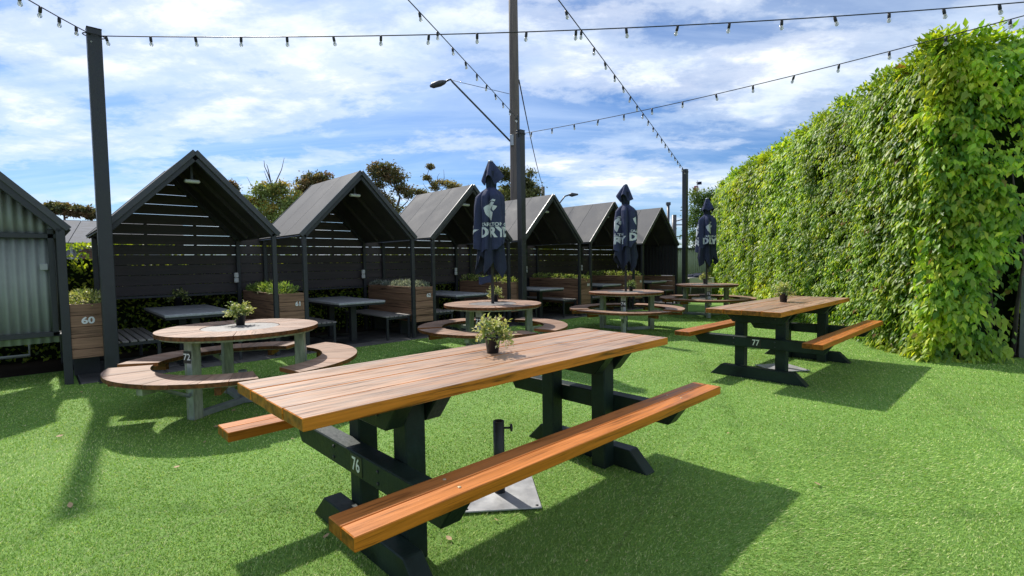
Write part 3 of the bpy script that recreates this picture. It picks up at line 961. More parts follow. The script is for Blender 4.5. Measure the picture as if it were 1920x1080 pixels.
def round_table(x, y, num, label, number_leg=0, rot=0.0):
    t_ = empty('round_picnic_table', (x, y, 0), rot, label, 'round table', 'round picnic tables')
    n = 20
    for k in range(n):
        a0, a1 = 2 * pi * k / n, 2 * pi * (k + 1) / n
        g = 0.0008 if k % 3 else 0.0022
        if ('t', k % 3) not in wedges:
            wedges[('t', k % 3)] = sector(RD + 0.004, RT, g / RT * 2, 2 * pi / n - g / RT * 2, RZT - 0.034, RZT, M['roundwood'], 4)
        ob('top_plank', wedges[('t', k % 3)], None, t_, (0, 0, random.uniform(-.0008, .0008)), (0, 0, a0 + 0.1))
    ob('centre_disc', lathe([(RD, RZT - 0.034), (RD, RZT - 0.004), (RD - 0.004, RZT - 0.002), (0.03, RZT - 0.002)], M['disc'], 48, False), None, t_)
    ob('under_ring', lathe([(0.30, RZT - 0.052), (RT - 0.03, RZT - 0.052), (RT - 0.03, RZT - 0.0345), (0.30, RZT - 0.0345)], M['greenpost'], 48, False), None, t_)
    for a in (-107, 13, 133):
        ar = math.radians(a)
        rr = 0.50
        lg = ob('leg', box(0.085, 0.085, RZT - 0.055, M['greenpost'], 0.004), None, t_, (rr * math.cos(ar), rr * math.sin(ar), (RZT - 0.055) / 2), (0, 0, ar))
        # steel angle on the outer face of the leg, diagonal brace and seat arm
        ob('leg_strap', box(0.006, 0.05, RZT - 0.2, M['galv'], 0.001), None, lg, (0.0458, 0.018, -0.07))
        ob('base_beam', box(0.46, 0.06, 0.05, M['galv'], 0.003), None, t_, (0.24 * math.cos(ar), 0.24 * math.sin(ar), 0.028), (0, 0, ar))
        ob('seat_arm', box(0.42, 0.06, 0.05, M['greenpost'], 0.003), None, t_, ((rr + 0.24) * math.cos(ar), (rr + 0.24) * math.sin(ar), RZS - 0.075), (0, 0, ar))
        br = tube([(rr + 0.045, 0, 0.20), (rr + 0.36, 0, RZS - 0.06)], 0.016, M['galv'], 6, True, False)
        ob('brace', br, None, t_, (0, 0, 0), (0, 0, ar))
    for (a0, a1) in SEG:
        a0, a1 = math.radians(a0), math.radians(a1)
        st = ob('seat_plate', sector(RI + 0.05, RO - 0.05, a0 + 0.03, a1 - 0.03, RZS - 0.048, RZS - 0.034, M['greenpost'], 16), None, t_)
        m_ = 9
        da = (a1 - a0) / m_
        key = ('s', round(da, 4))
        if key not in wedges:
            wedges[key] = sector(RI, RO, 0.0018, da - 0.0018, RZS - 0.033, RZS, M['roundwood'], 4)
        for k in range(m_):
            ob('seat_plank', wedges[key], None, st, (0, 0, random.uniform(-.001, .001)), (0, 0, a0 + k * da))
        # bearer blocks under each end
        for aa in (a0 + 0.28, a1 - 0.28):
            rm = (RI + RO) / 2
            ob('bearer', box(0.24, 0.045, 0.055, M['roundwood'], 0.003), None, st, (rm * math.cos(aa), rm * math.sin(aa), RZS - 0.076), (0, 0, aa))
    ob('umbrella_socket', lathe([(0.035, 0.02), (0.035, 0.30), (0.028, 0.30), (0.028, 0.1)], M['galv'], 20), None, t_)
    ar = math.radians(-107)
    npl = empty('number_plate', (0.5 * math.cos(ar) + 0.0, 0.5 * math.sin(ar), 0.52), ar + pi / 2)
    npl.parent = t_
    ob('plate', box(0.075, 0.003, 0.10, M['blackplate'], 0.001), None, npl, (0, -0.0505, 0))
    ob('number', text_mesh(num, 0.075, M['white'], 0.012, 0.0005), None, npl, (0, -0.053, 0), (pi / 2, 0, 0))
    return t_


RTS = [(-2.478, 4.573), (-0.263, 6.785), (2.039, 9.013), (4.340, 11.215)]
rlab = ['round timber table marked 72 with curved benches, nearest of the round tables',
        'round timber table marked 73 with curved benches, behind the foreground plant',
        'round timber table marked 74 with curved benches, third from the left',
        'round timber table with curved benches furthest away, next to the hedge']
for (x, y), num, lab in zip(RTS, ('72', '73', '74', '75'), rlab):
    round_table(x, y, num, lab)

# ------------------------------------------------------------------ closed umbrellas
def umb_radius(th, z, ph):
    prof_z = [1.30, 1.45, 1.75, 2.02, 2.13, 2.19, 2.25]
    prof_r = [0.192, 0.198, 0.192, 0.190, 0.176, 0.130, 0.052]
    r = np.interp(z, prof_z, prof_r)
    amp = np.interp(z, [1.3, 1.9, 2.12, 2.22], [1.0, 0.9, 0.7, 0.35])
    fold = 0.17 * np.cos(6 * th + ph + 0.8 * np.sin(3 * z)) + 0.12 * np.sin(3 * th + 1.7 * ph + 2.2 * z) + 0.045 * np.sin(13 * th + ph * 3)
    sharp = fold - 0.34 * (1 - np.abs(np.sin(3.5 * th + ph * 0.5 + 0.25 * np.sin(2.5 * z)))) ** 3
    return r * (1 + amp * sharp)


def surf(nth, nz, fr, fz, mat, thick=0.0):
    """closed-around sheet: fr(th, v), fz(th, v)"""
    th = np.linspace(0, 2 * pi, nth, endpoint=False)
    bm = bmesh.new()
    rows = []
    for j in range(nz + 1):
        v = j / nz
        z = fz(th, v)
        r = fr(th, z, v)
        rows.append([bm.verts.new((r[k] * math.cos(th[k]), r[k] * math.sin(th[k]), z[k])) for k in range(nth)])
    for a, b_ in zip(rows, rows[1:]):
        for k in range(nth):
            bm.faces.new((a[k], a[(k + 1) % nth], b_[(k + 1) % nth], b_[k]))
    bmesh.ops.recalc_face_normals(bm, faces=bm.faces[:])
    me = from_bm('cloth', bm, True)
    me.materials.append(mat)
    return me


def wrap_print(me, th0, zc, rfun, parent, name, off=0.006):
    bm = bmesh.new()
    bm.from_mesh(me)
    bmesh.ops.triangulate(bm, faces=bm.faces[:])
    for _ in range(4):
        long = [e for e in bm.edges if e.calc_length() > 0.022]
        if not long: break
        bmesh.ops.subdivide_edges(bm, edges=long, cuts=1, use_grid_fill=False)
        bmesh.ops.triangulate(bm, faces=bm.faces[:])
    for v in bm.verts:
        th = th0 + v.co.x / 0.205
        z = zc + v.co.y
        r = float(rfun(np.array([th]), np.array([z]))[0]) + off
        v.co = Vector((r * math.cos(th), r * math.sin(th), z))
    out = from_bm(name, bm, True)
    for m_ in me.materials: out.materials.append(m_)
    return ob(name, out, None, parent)


def emblem_mesh(mat):
    """pale kite-shaped emblem with a notch, about 0.2 m tall"""
    polys = [[(-0.075, 0.03), (0.02, 0.10), (0.045, 0.085), (0.0, 0.01), (0.03, -0.02), (0.012, -0.11), (-0.045, -0.045)],
             [(0.03, 0.06), (0.075, 0.045), (0.06, 0.02), (0.035, -0.005), (0.02, 0.02)],
             [(-0.02, 0.095), (0.03, 0.125), (0.06, 0.115), (0.05, 0.095), (0.02, 0.108)]]
    bm = bmesh.new()
    for p in polys:
        bm.faces.new([bm.verts.new((x * 1.2, y * 1.2, 0)) for x, y in p])
    me = from_bm('emblem', bm)
    me.materials.append(mat)
    return me


def umbrella(x, y, ph, label, rot, tag_strap):
    u = empty('closed_umbrella', (x, y, 0), rot, label, 'umbrella', 'closed navy umbrellas')
    ob('pole', tube([(0, 0, 0.12), (0, 0, 2.58)], 0.021, M['steel'], 16), None, u)
    ob('finial', lathe([(0.030, 2.575), (0.034, 2.585), (0.034, 2.598), (0.02, 2.606)], M['galv'], 16), None, u)
    rf = lambda th, z: umb_radius(th, z, ph)
    hem = lambda th: 1.46 + 0.09 * np.sin(th + ph) + 0.055 * np.abs(np.sin(3 * th + ph)) + 0.02 * np.cos(6 * th + ph)
    ob('canopy', surf(224, 40, lambda th, z, v: rf(th, z), lambda th, v: 2.25 + (hem(th) - 2.25) * v, M['navy']), None, u)
    # lower hanging flaps, pointed
    tri = lambda th: np.abs(((th * 5 / (2 * pi) + ph) % 1.0) * 2 - 1)
    hem2 = lambda th: 1.30 - 0.22 * tri(th) + 0.05 * np.sin(2 * th + ph)
    ob('lower_flaps', surf(168, 18, lambda th, z, v: (0.125 + 0.05 * v) * (1 + 0.26 * np.cos(5 * th + ph * 5 + pi * 0) + 0.1 * np.sin(11 * th + ph)), lambda th, v: 1.66 + (hem2(th) - 1.66) * v, M['navydark']), None, u)
    # vent cap: a small square of cloth folded down, four corners standing out
    c4 = lambda th: np.abs(np.cos(2 * th + ph)) ** 2.2 * (0.78 + 0.30 * np.sin(th * 1.0 + 2.3 * ph))
    caph = lambda th: 2.30 + 0.09 * c4(th) + 0.03 * np.sin(3 * th + ph)
    ob('vent_cap', surf(120, 16, lambda th, z, v: 0.036 + v * (0.055 + 0.105 * c4(th)) * (1 - 0.10 * v), lambda th, v: 2.588 + (caph(th) - 2.588) * v, M['navy']), None, u)
    ob('vent_collar', surf(60, 6, lambda th, z, v: 0.075 - 0.018 * v + 0.014 * np.cos(5 * th + ph), lambda th, v: 2.46 - 0.24 * v + 0 * th, M['navydark']), None, u)
    pm = M['print']
    for k in range(3):
        th0 = 2 * pi * k / 3 + 0.4 * ph + 0.15
        dz = 0.03 * math.sin(3 * k + ph)
        wrap_print(emblem_mesh(pm), th0 - 0.05, 1.915 + dz, rf, u, 'emblem')
        wrap_print(text_mesh('CARLTON', 0.064, pm, 0.03), th0, 1.735 + dz, rf, u, 'lettering')
        wrap_print(text_mesh('DRY', 0.18, pm, 0.045), th0, 1.63 + dz, rf, u, 'lettering')
    # strap or cover tag hanging from the pole
    sp = ob('tie_strap', tube([(0.022, -0.01, 1.10), (0.05, -0.03, 1.04), (0.055, -0.035, 0.98)], 0.006, M['navydark'], 6), None, u)
    if tag_strap:
        fl_ = surf_flap(0.17, 0.10, M['navy'])
        ob('cover_flap', fl_, None, u, (-0.10, -0.05, 1.02), (pi / 2, 0.12, 0.2))
    return u


def surf_flap(w, h, mat):
    bm = bmesh.new()
    bmesh.ops.create_grid(bm, x_segments=8, y_segments=5, size=0.5)
    for v in bm.verts:
        x, y = v.co.x, v.co.y
        v.co = Vector((x * w, y * h + 0.02 * math.sin(x * 4), 0.012 * math.sin(7 * x + 3 * y)))
    r = bmesh.ops.extrude_face_region(bm, geom=bm.faces[:])
    bmesh.ops.translate(bm, vec=(0, 0, 0.004), verts=[v for v in r['geom'] if isinstance(v, bmesh.types.BMVert)])
    bmesh.ops.recalc_face_normals(bm, faces=bm.faces[:])
    me = from_bm('flap', bm, True)
    me.materials.append(mat)
    return me


umbrella(*RTS[1], 0.7, 'closed navy umbrella standing in table 73, nearest and tallest of the three', 0.1, True)
umbrella(*RTS[2], 2.1, 'closed navy umbrella standing in table 74, middle of the three', 0.5, False)
umbrella(*RTS[3], 3.9, 'closed navy umbrella in the furthest round table, in front of the hedge', 0.9, False)

# ------------------------------------------------------------------ potted plants
def potted(x, y, z, sc, seed, label, pal=pal_var):
    p = empty('potted_plant', (x, y, z), random.uniform(0, 6), label, 'potted plant', 'potted plants on the tables')
    ob('pot', lathe([(0.034, 0.0), (0.045, 0.085), (0.049, 0.086), (0.049, 0.100), (0.044, 0.100), (0.042, 0.080)], M['pot'], 24), None, p, scale=(sc, sc, sc))
    rng = np.random.default_rng(seed)
    ns = 64
    # stems with small paired leaves
    Ps, Ds, Ns, Ls, Ws, Cs = [], [], [], [], [], []
    bm = bmesh.new()
    for k in range(ns):
        a = rng.uniform(0, 2 * pi)
        el = rng.uniform(-0.25, 1.45)
        dr = np.array([math.cos(a) * math.cos(el), math.sin(a) * math.cos(el), math.sin(el)])
        ln = rng.uniform(0.075, 0.125)
        basep = np.array([0, 0, 0.10]) + np.array([math.cos(a), math.sin(a), 0]) * 0.015
        tone = rng.random()
        for q in range(9):
            tt_ = 0.35 + 0.65 * q / 8
            pos = basep + dr * ln * tt_ + np.array([0, 0, -0.045 * max(0, 0.5 - el) * tt_ ** 2])
            sd = unit(rng.normal(size=3))
            Ps.append(pos); Ds.append(dr * 0.6 + sd); Ns.append(np.array([0, 0, 1.0]) + rng.normal(size=3) * 0.5)
            Ls.append(rng.uniform(0.018, 0.030)); Ws.append(rng.uniform(0.012, 0.019))
            inner = tt_ < 0.6 or tone < 0.2
            pl = np.array(pal[3:5] if inner else pal[:3])
            Cs.append(pl[rng.integers(0, len(pl))] * rng.uniform(0.8, 1.2))
    me = leaf_mesh('foliage', np.array(Ps), np.array(Ds), np.array(Ns), np.array(Ls), np.array(Ws), np.array(Cs), M['plantleaf'])
    ob('foliage', me, None, p, scale=(sc, sc, sc))
    return p


c76, s76 = math.cos(T76[2]), math.sin(T76[2])
def at_px(px, py, z):
    d = Vector(((px - 960) / F_PX, (py - 540) / F_PX, 1.0))
    w = _r2 * d.x - _u2 * d.y + _f * d.z
    k = (z - CAM_H) / w.z
    return Vector((0, 0, CAM_H)) + w * k


def at_Y(px, py, Y):
    d = Vector(((px - 960) / F_PX, (py - 540) / F_PX, 1.0))
    w = _r2 * d.x - _u2 * d.y + _f * d.z
    return Vector((0, 0, CAM_H)) + w * (Y / w.y)


for (px, py, z, sc, sd, lab) in [
        (924, 661, 0.751, 0.95, 1, 'yellow-green plant in a black pot on foreground table 76'),
        (451, 609, RZT, 1.05, 2, 'pale variegated plant in a black pot on round table 72'),
        (1469, 566, 0.751, 1.02, 3, 'pale plant in a black pot on table 77 by the hedge'),
        (929, 565, RZT, 1.0, 4, 'yellow-green plant in a black pot beside the nearest umbrella pole'),
        (1183, 545.5, RZT, 0.92, 5, 'small green plant in a pot beside the middle umbrella pole'),
        (1322, 532, RZT, 1.15, 6, 'spiky pale plant in a black pot on the furthest round table'),
        (335, 572, 0.674, 1.25, 7, 'shaded plant in a dark pot on the first booth table')]:
    p = at_px(px, py, z)
    potted(p.x, p.y, z, sc, sd, lab, pal_var if sd != 5 else [(0.26, 0.34, 0.10), (0.20, 0.30, 0.08), (0.34, 0.40, 0.16), (0.12, 0.2, 0.05), (0.08, 0.14, 0.04)])

# ------------------------------------------------------------------ festoon posts, timber pole, street lamps
POST_TOP = 3.80
posts = {}
for key, s, d, w, lab in (('L', 0.625, -0.14, 0.125, 'tall black steel post in front of planter 60, nearest of the light posts'),
                          ('M', 7.03, -0.14, 0.125, 'tall black steel post in the middle, in front of the timber power pole'),
                          ('R', 13.56, -0.14, 0.125, 'tall black steel post at the far end of the booths')):
    p = RP(s, d)
    posts[key] = p
    e = empty('festoon_post', p, HT, lab, 'post', 'black posts carrying the light strings')
    ob('shaft', box(w, w, POST_TOP, M['steel'], 0.006), None, e, (0, 0, POST_TOP / 2))
    ob('cap', box(w + 0.006, w + 0.006, 0.008, M['steel'], 0.002), None, e, (0, 0, POST_TOP + 0.004))
    ob('base_plate', box(0.24, 0.24, 0.012, M['steel'], 0.003), None, e, (0, 0, 0.012))
    ring = tube([(0.095 * math.cos(a), 0.095 * math.sin(a), POST_TOP - 0.06 + 0.012 * math.sin(a)) for a in np.linspace(0, 2 * pi, 17)], 0.006, M['cable'], 6)
    ob('cable_loop', ring, None, e)
    if key == 'M':
        ob('bracket', box(0.02, 0.02, 0.42, M['steel'], 0.002), None, e, (-0.07, 0, POST_TOP + 0.08))

PY = 16.5
pb = at_Y(968.5, 480, PY)
pt_ = at_Y(960, -140, PY)
pl_ = empty('power_pole', (pb.x, pb.y, 0), 0, 'weathered timber power pole rising behind the middle booths', 'power pole')
top = Vector((pt_.x - pb.x, 0, pt_.z))
ob('shaft', tube([(0, 0, 0), top * 0.33, top * 0.66, top], [0.185, 0.17, 0.15, 0.135], M['polewood'], 20), None, pl_)
lb = at_Y(957, 265, PY) - pl_.location
el_ = at_Y(845, 150, PY) - pl_.location
hd0 = at_Y(833, 154, PY) - pl_.location
hd1 = at_Y(806, 162, PY) - pl_.location
ob('clamp', box(0.10, 0.40, 0.35, M['galv'], 0.01), None, pl_, (lb.x + 0.05, 0, lb.z))
lampo = empty('street_lamp', pl_.location, 0, 'street lamp on a long angled arm fixed to the timber pole', 'street lamp')
el_b = el_ + (hd0 - el_) * 0.35 + Vector((0, 0, 0.02))
ob('arm', tube([lb, lb + (el_ - lb) * 0.97, el_ + Vector((0, 0, 0.02)), el_b, hd0], 0.029, M['trim'], 10), None, lampo)
hv = hd1 - hd0
ob('lamp_head', tube([hd0 - hv * 0.12, hd0 + hv * 0.05, hd0 + hv * 0.3, hd0 + hv * 0.8, hd1], [0.04, 0.075, 0.10, 0.09, 0.03], M['trim'], 12), None, lampo)
ob('stay_wire', tube([el_, at_Y(955, 176, PY) - pl_.location], 0.008, M['cable'], 6), None, lampo)

stub = at_Y(1018, 350, 40.0)
sp_ = ob('power_pole', tube([(0, 0, 0), (0, 0, stub.z)], [0.17, 0.14], M['polewood'], 12), None, None, (stub.x, stub.y, 0))
tag(sp_, 'short distant power pole top showing above the fourth booth roof', 'power pole')
w0 = at_Y(973, 150, PY)
wires = [w0 + (stub - w0) * k / 12 - Vector((0, 0, 0.35 * (1 - (2 * k / 12 - 1) ** 2))) for k in range(13)]
wo_ = ob('overhead_wire', tube(wires, 0.022, M['cable'], 6))
tag(wo_, 'thin overhead wire running down from the timber pole to the distant pole', 'wire')
l2 = empty('street_lamp', (at_Y(1049, 380, 40).x, 40, 0), 0, 'small distant street lamp above the fifth booth roof', 'street lamp')
a_, b_2, c_2, d_2 = [at_Y(px, py, 40) - l2.location for px, py in ((1047, 384), (1059, 368), (1067, 365.5), (1084, 364.5))]
ob('arm', tube([Vector((a_.x - 0.1, 0, 0)), a_, b_2, c_2], 0.06, M['trim'], 8), None, l2)
ob('lamp_head', tube([c_2, c_2 + (d_2 - c_2) * 0.3, d_2], [0.08, 0.17, 0.06], M['trim'], 8), None, l2)

# ------------------------------------------------------------------ festoon light strings
sock_me = lathe([(0.008, 0.035), (0.020, 0.030), (0.022, 0.0), (0.022, -0.045), (0.018, -0.05)], M['cable'], 12)
bulb_me = lathe([(0.014, -0.05), (0.017, -0.056), (0.027, -0.078), (0.029, -0.092), (0.025, -0.108), (0.013, -0.119), (0.004, -0.122)], M['bulb'], 14)
fil_me = lathe([(0.009, -0.051), (0.009, -0.066), (0.004, -0.090), (0.003, -0.091)], M['brass'], 8)


def festoon(p0, p1, sag, spacing, first, label, extra=None):
    p0, p1 = Vector(p0), Vector(p1)
    n = 40
    L = (p1 - p0).length
    pts = [p0 + (p1 - p0) * (k / n) - Vector((0, 0, sag * 4 * (k / n) * (1 - k / n))) for k in range(n + 1)]
    wob = np.random.default_rng(int(L * 100))
    full = (extra or []) + pts
    r = empty('festoon_lights', p0, 0, label, 'string lights', 'strings of festoon lights')
    ob('cable', tube([q - p0 for q in full], 0.0055, M['cable'], 6), None, r)
    s = first
    while s < L - 0.02:
        k = s / L
        q = p0 + (p1 - p0) * k - Vector((0, 0, sag * 4 * k * (1 - k)))
        rx, ry = wob.uniform(-.22, .22), wob.uniform(-.22, .22)
        so_ = ob('socket', sock_me, None, r, q - p0 - Vector((0, 0, 0.022)), (rx, ry, 0), (0.64,) * 3)
        ob('bulb', bulb_me, None, so_)
        ob('filament', fil_me, None, so_)
        s += spacing
    return r


topL, topM, topR = [posts[k] + Vector((0, 0, POST_TOP - 0.06)) for k in 'LMR']
A1 = Vector((4.575, 4.92, 3.664))
festoon(topL, topL + (A1 + Vector((0, 0, 0.02)) - topL) * 1.12, 0.135, 0.50, 0.14, 'festoon light string spanning the top of the view from the left post')
festoon(topL, (-3.6, 2.2, 3.45), 0.06, 0.28, 0.05, 'short end of festoon string at the upper left corner')
topM2 = topM + Vector((-0.06, -0.06, 0.28))
festoon(topM2, (-2.35, -0.6, 3.55), -0.05, 0.5, 0.12, 'festoon string descending from the top centre left to the middle post', [topM + Vector((0, 0, 0)), topM + Vector((-0.05, -0.02, 0.1))])
festoon(topR, (-2.2, -0.6, 3.75), -0.06, 0.5, 0.15, 'festoon string descending from the top centre right to the far post')
E_end = Vector((5.25, 5.22, 3.72))
festoon(topM, topM + (E_end - topM) * 1.12, 0.11, 0.5, 0.28, 'festoon string rising from the middle post over the hedge top')

# ------------------------------------------------------------------ tall hedge on the right
HA = np.array([4.95, 5.95])
HU = np.array([0.182, 0.983]); HU /= np.linalg.norm(HU)
HV = np.array([HU[1], -HU[0]])
HLEN, HWID, HTOP = 12.2, 2.9, 3.74


def hedge_pt(u, v, z):
    xy = HA[None, :] + u[:, None] * HU + v[:, None] * HV
    return np.concatenate([xy, z[:, None]], 1)


def build_hedge():
    rng = np.random.default_rng(21)
    root = empty('tall_hedge', (0, 0, 0), 0, 'tall dense clipped green hedge along the right side', 'hedge')
    U3 = np.array([HU[0], HU[1], 0]); V3 = np.array([HV[0], HV[1], 0]); Z3 = np.array([0, 0, 1.0])
    sprays = []

    def face(n, kind):
        if kind == 'long':
            # more density near the camera end
            u = HLEN * rng.random(n) ** 1.35
            z = 0.03 + (HTOP - 0.03) * rng.random(n)
            v = np.zeros(n)
            nrm = np.tile(-V3, (n, 1))
        elif kind == 'end':
            v = HWID * rng.random(n) ** 1.35
            z = 0.03 + (HTOP - 0.03) * rng.random(n)
            u = np.zeros(n)
            nrm = np.tile(-U3, (n, 1))
        else:
            u = HLEN * rng.random(n) ** 1.2
            v = HWID * rng.random(n) ** 1.4
            z = np.full(n, HTOP)
            nrm = np.tile(Z3, (n, 1))
        P = hedge_pt(u, v, z)
        dsp = 0.06 * fbm(P, 2, 3, 0.8) + 0.045 * fbm(P, 5, 3, 3.2)
        # rounded vertical corner and crown
        if kind == 'long':
            dsp -= 0.10 * np.exp(-u / 0.18) + 0.16 * np.clip((z - (HTOP - 0.35)) / 0.35, 0, 1) ** 2
            dsp += 0.10 * np.clip(1 - z / 1.2, 0, 1) * np.exp(-u / 3)
        if kind == 'end':
            dsp -= 0.10 * np.exp(-v / 0.18) + 0.16 * np.clip((z - (HTOP - 0.35)) / 0.35, 0, 1) ** 2
            vb = 0.70 + 0.15 * np.clip(z - 0.9, 0, 3) + 0.12 * np.sin(5 * z)
            rec = np.clip((v - vb) / 0.12, 0, 1) * np.clip((3.15 - z) / 0.3, 0, 1)
            dsp -= rec * 0.75
            keep = rng.random(n) > rec * 0.93 * np.clip((vb + 0.85 - v) / 0.2, 0, 1)
        else:
            keep = np.ones(n, bool)
        P = P + nrm * dsp[:, None]
        hole = fbm(P, 8, 3, 2.0)
        keep &= ~((hole < (-0.55 if kind == 'end' else -0.85)) & (rng.random(n) < 0.85))
        return P[keep], nrm[keep]

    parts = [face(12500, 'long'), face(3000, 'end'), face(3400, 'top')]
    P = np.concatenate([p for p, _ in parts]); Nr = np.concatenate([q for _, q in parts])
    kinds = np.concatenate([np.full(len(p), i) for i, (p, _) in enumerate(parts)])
    n = len(P)
    dist = P[:, 1]
    big = np.clip(dist / 8.5, 1.0, 1.45)
    # spray axes: outwards, sideways and drooping
    tang = np.cross(Nr, Z3)
    flat = np.linalg.norm(tang, axis=1) < 0.1
    tang[flat] = rng.normal(size=(flat.sum(), 3)) * np.array([1, 1, 0])
    tang = unit(tang)
    ax = Nr * rng.uniform(0.35, 0.9, (n, 1)) + tang * rng.uniform(-0.9, 0.9, (n, 1)) - Z3 * rng.uniform(0.0, 0.55, (n, 1))
    up = kinds == 2
    ax[up] = Z3 * rng.uniform(0.3, 1.2, (up.sum(), 1)) + rng.normal(size=(up.sum(), 3)) * 0.6
    ax = unit(ax)
    side = unit(np.cross(ax, Z3 + 0.01))
    tone = rng.random(n)
    young_or_lit = (rng.random(n) < 0.13 + 0.10 * np.clip((P[:, 2] - 2.6), 0, 1)) | (fbm(P, 14, 3, 0.9) > 0.85)
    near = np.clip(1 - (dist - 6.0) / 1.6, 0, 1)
    young_or_lit |= (rng.random(n) < 0.14 * near) & (P[:, 2] < 3.2)  # extra yellow-green sprays near the camera paint in a lit glow
    patch, patch2 = fbm(P, 41, 3, 0.7), fbm(P, 42, 3, 2.8)
    dead = rng.random(n) < 0.006
    m = 8
    allP, allD, allN, allL, allW, allC, allU = [], [], [], [], [], [], []
    pal_old = np.array([(0.105, 0.215, 0.030), (0.165, 0.285, 0.036), (0.235, 0.36, 0.045), (0.31, 0.42, 0.055)])
    pal_new = np.array([(0.38, 0.48, 0.05), (0.48, 0.52, 0.06), (0.30, 0.44, 0.045)])
    for q in range(m):
        f = q / (m - 1)
        ln = (0.13 + 0.12 * rng.random(n)) * big * (1 + 0.35 * near)
        pos = P + ax * ((f - 0.45) * ln)[:, None] - Z3 * (0.03 * f * f) + rng.normal(size=(n, 3)) * 0.012
        sg = 1 if q % 2 else -1
        D = side * sg * rng.uniform(0.25, 0.7, (n, 1)) + ax * 0.55 - Z3 * rng.uniform(0.5, 1.0, (n, 1)) + rng.normal(size=(n, 3)) * 0.15
        D[up] += Z3 * 0.9
        Nn = Nr * 0.75 + Z3 * 0.65 + rng.normal(size=(n, 3)) * 0.26
        L = (0.048 + 0.028 * rng.random(n)) * big * (1 + 0.48 * near)
        old = pal_old[np.clip((tone * 4).astype(int), 0, 3)]
        C = np.where(young_or_lit[:, None], pal_new[rng.integers(0, 3, n)], old) * (1.16 + 0.30 * (kinds == 1)[:, None] + 0.1 * near[:, None]) * (0.75 + 0.5 * rng.random((n, 1)))  # end face and near leaves coloured brighter, standing in for light on them
        C = C * np.clip(1 + 0.20 * patch + 0.16 * patch2, 0.45, 1.7)[:, None]
        C[dead] = np.array([0.26, 0.15, 0.06]) * rng.uniform(0.6, 1.3, (dead.sum(), 1))
        L = L * np.clip(rng.normal(1.0, 0.22, n), 0.5, 1.5)
        yel = rng.random(n) < 0.006
        C[yel] = (0.45, 0.33, 0.10)
        allP.append(pos); allD.append(D); allN.append(Nn); allL.append(L); allW.append(L * rng.uniform(0.40, 0.54, n)); allC.append(C)
    P_, D_, N_, L_, W_, C_ = [np.concatenate(a) for a in (allP, allD, allN, allL, allW, allC)]
    # the 300 leaves that show largest stay single leaves
    camd = np.linalg.norm(P_ - np.array([0, 0, CAM_H]), axis=1)
    infr = (np.abs(P_[:, 0] / P_[:, 1]) < 1.0) & (P_[:, 2] < 3.5) & (P_[:, 2] > 0.15)
    score = np.where(infr, L_ / camd, 0)
    order = np.argsort(-score)
    single = order[:300]
    rest = order[300:]
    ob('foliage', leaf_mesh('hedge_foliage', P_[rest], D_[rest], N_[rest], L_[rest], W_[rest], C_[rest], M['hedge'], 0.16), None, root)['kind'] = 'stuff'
    protos = []
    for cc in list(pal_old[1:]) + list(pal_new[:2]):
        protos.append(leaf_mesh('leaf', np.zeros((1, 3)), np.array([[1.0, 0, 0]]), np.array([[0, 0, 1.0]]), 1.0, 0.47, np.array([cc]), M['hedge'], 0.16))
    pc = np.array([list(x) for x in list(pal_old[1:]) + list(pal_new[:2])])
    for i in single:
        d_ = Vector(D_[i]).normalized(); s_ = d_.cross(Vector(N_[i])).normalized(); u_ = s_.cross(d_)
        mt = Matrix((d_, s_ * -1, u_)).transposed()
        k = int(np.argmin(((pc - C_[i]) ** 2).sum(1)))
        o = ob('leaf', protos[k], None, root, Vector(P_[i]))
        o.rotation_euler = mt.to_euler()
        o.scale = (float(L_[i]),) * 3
    # upright shoots on the crown
    Ps, Ds, Ns, Ls, Cs = [], [], [], [], []
    ns = 150
    u = HLEN * rng.random(ns) ** 1.3; v = 0.1 + 0.8 * rng.random(ns) ** 1.5
    base = hedge_pt(u, v, np.full(ns, HTOP - 0.02))
    for i in range(ns):
        h = rng.uniform(0.08, 0.30)
        ln = np.array([rng.normal() * 0.25, rng.normal() * 0.25, 1.0])
        for q in range(9):
            Ps.append(base[i] + ln * h * q / 8); Ds.append(rng.normal(size=3) + np.array([0, 0, 0.5])); Ns.append(rng.normal(size=3) + np.array([0, 0, 0.6]))
            Ls.append(rng.uniform(0.04, 0.075)); Cs.append(pal_new[rng.integers(0, 3)] * rng.uniform(0.5, 1.1))
    Ls = np.array(Ls)
    ob('crown_shoots', leaf_mesh('shoots', np.array(Ps), np.array(Ds), np.array(Ns), Ls, Ls * 0.42, np.array(Cs), M['hedge'], 0.16), None, root)['kind'] = 'stuff'
    # near-black solid added inside: blocks light, stands for shade between the leaves
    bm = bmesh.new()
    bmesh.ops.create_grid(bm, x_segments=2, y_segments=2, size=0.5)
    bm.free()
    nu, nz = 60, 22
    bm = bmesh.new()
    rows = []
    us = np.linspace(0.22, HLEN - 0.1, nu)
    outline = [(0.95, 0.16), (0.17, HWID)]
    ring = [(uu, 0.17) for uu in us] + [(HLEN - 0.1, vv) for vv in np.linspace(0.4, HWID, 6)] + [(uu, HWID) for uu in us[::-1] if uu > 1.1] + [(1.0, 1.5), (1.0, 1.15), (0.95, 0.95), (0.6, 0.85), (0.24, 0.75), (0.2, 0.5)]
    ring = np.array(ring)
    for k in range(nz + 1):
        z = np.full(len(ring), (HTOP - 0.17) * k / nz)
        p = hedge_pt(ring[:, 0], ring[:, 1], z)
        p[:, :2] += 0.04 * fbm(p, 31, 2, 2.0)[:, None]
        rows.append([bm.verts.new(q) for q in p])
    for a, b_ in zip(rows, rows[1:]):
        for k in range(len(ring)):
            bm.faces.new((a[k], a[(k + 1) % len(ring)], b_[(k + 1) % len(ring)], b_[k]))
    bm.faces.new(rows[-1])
    bmesh.ops.recalc_face_normals(bm, faces=bm.faces[:])
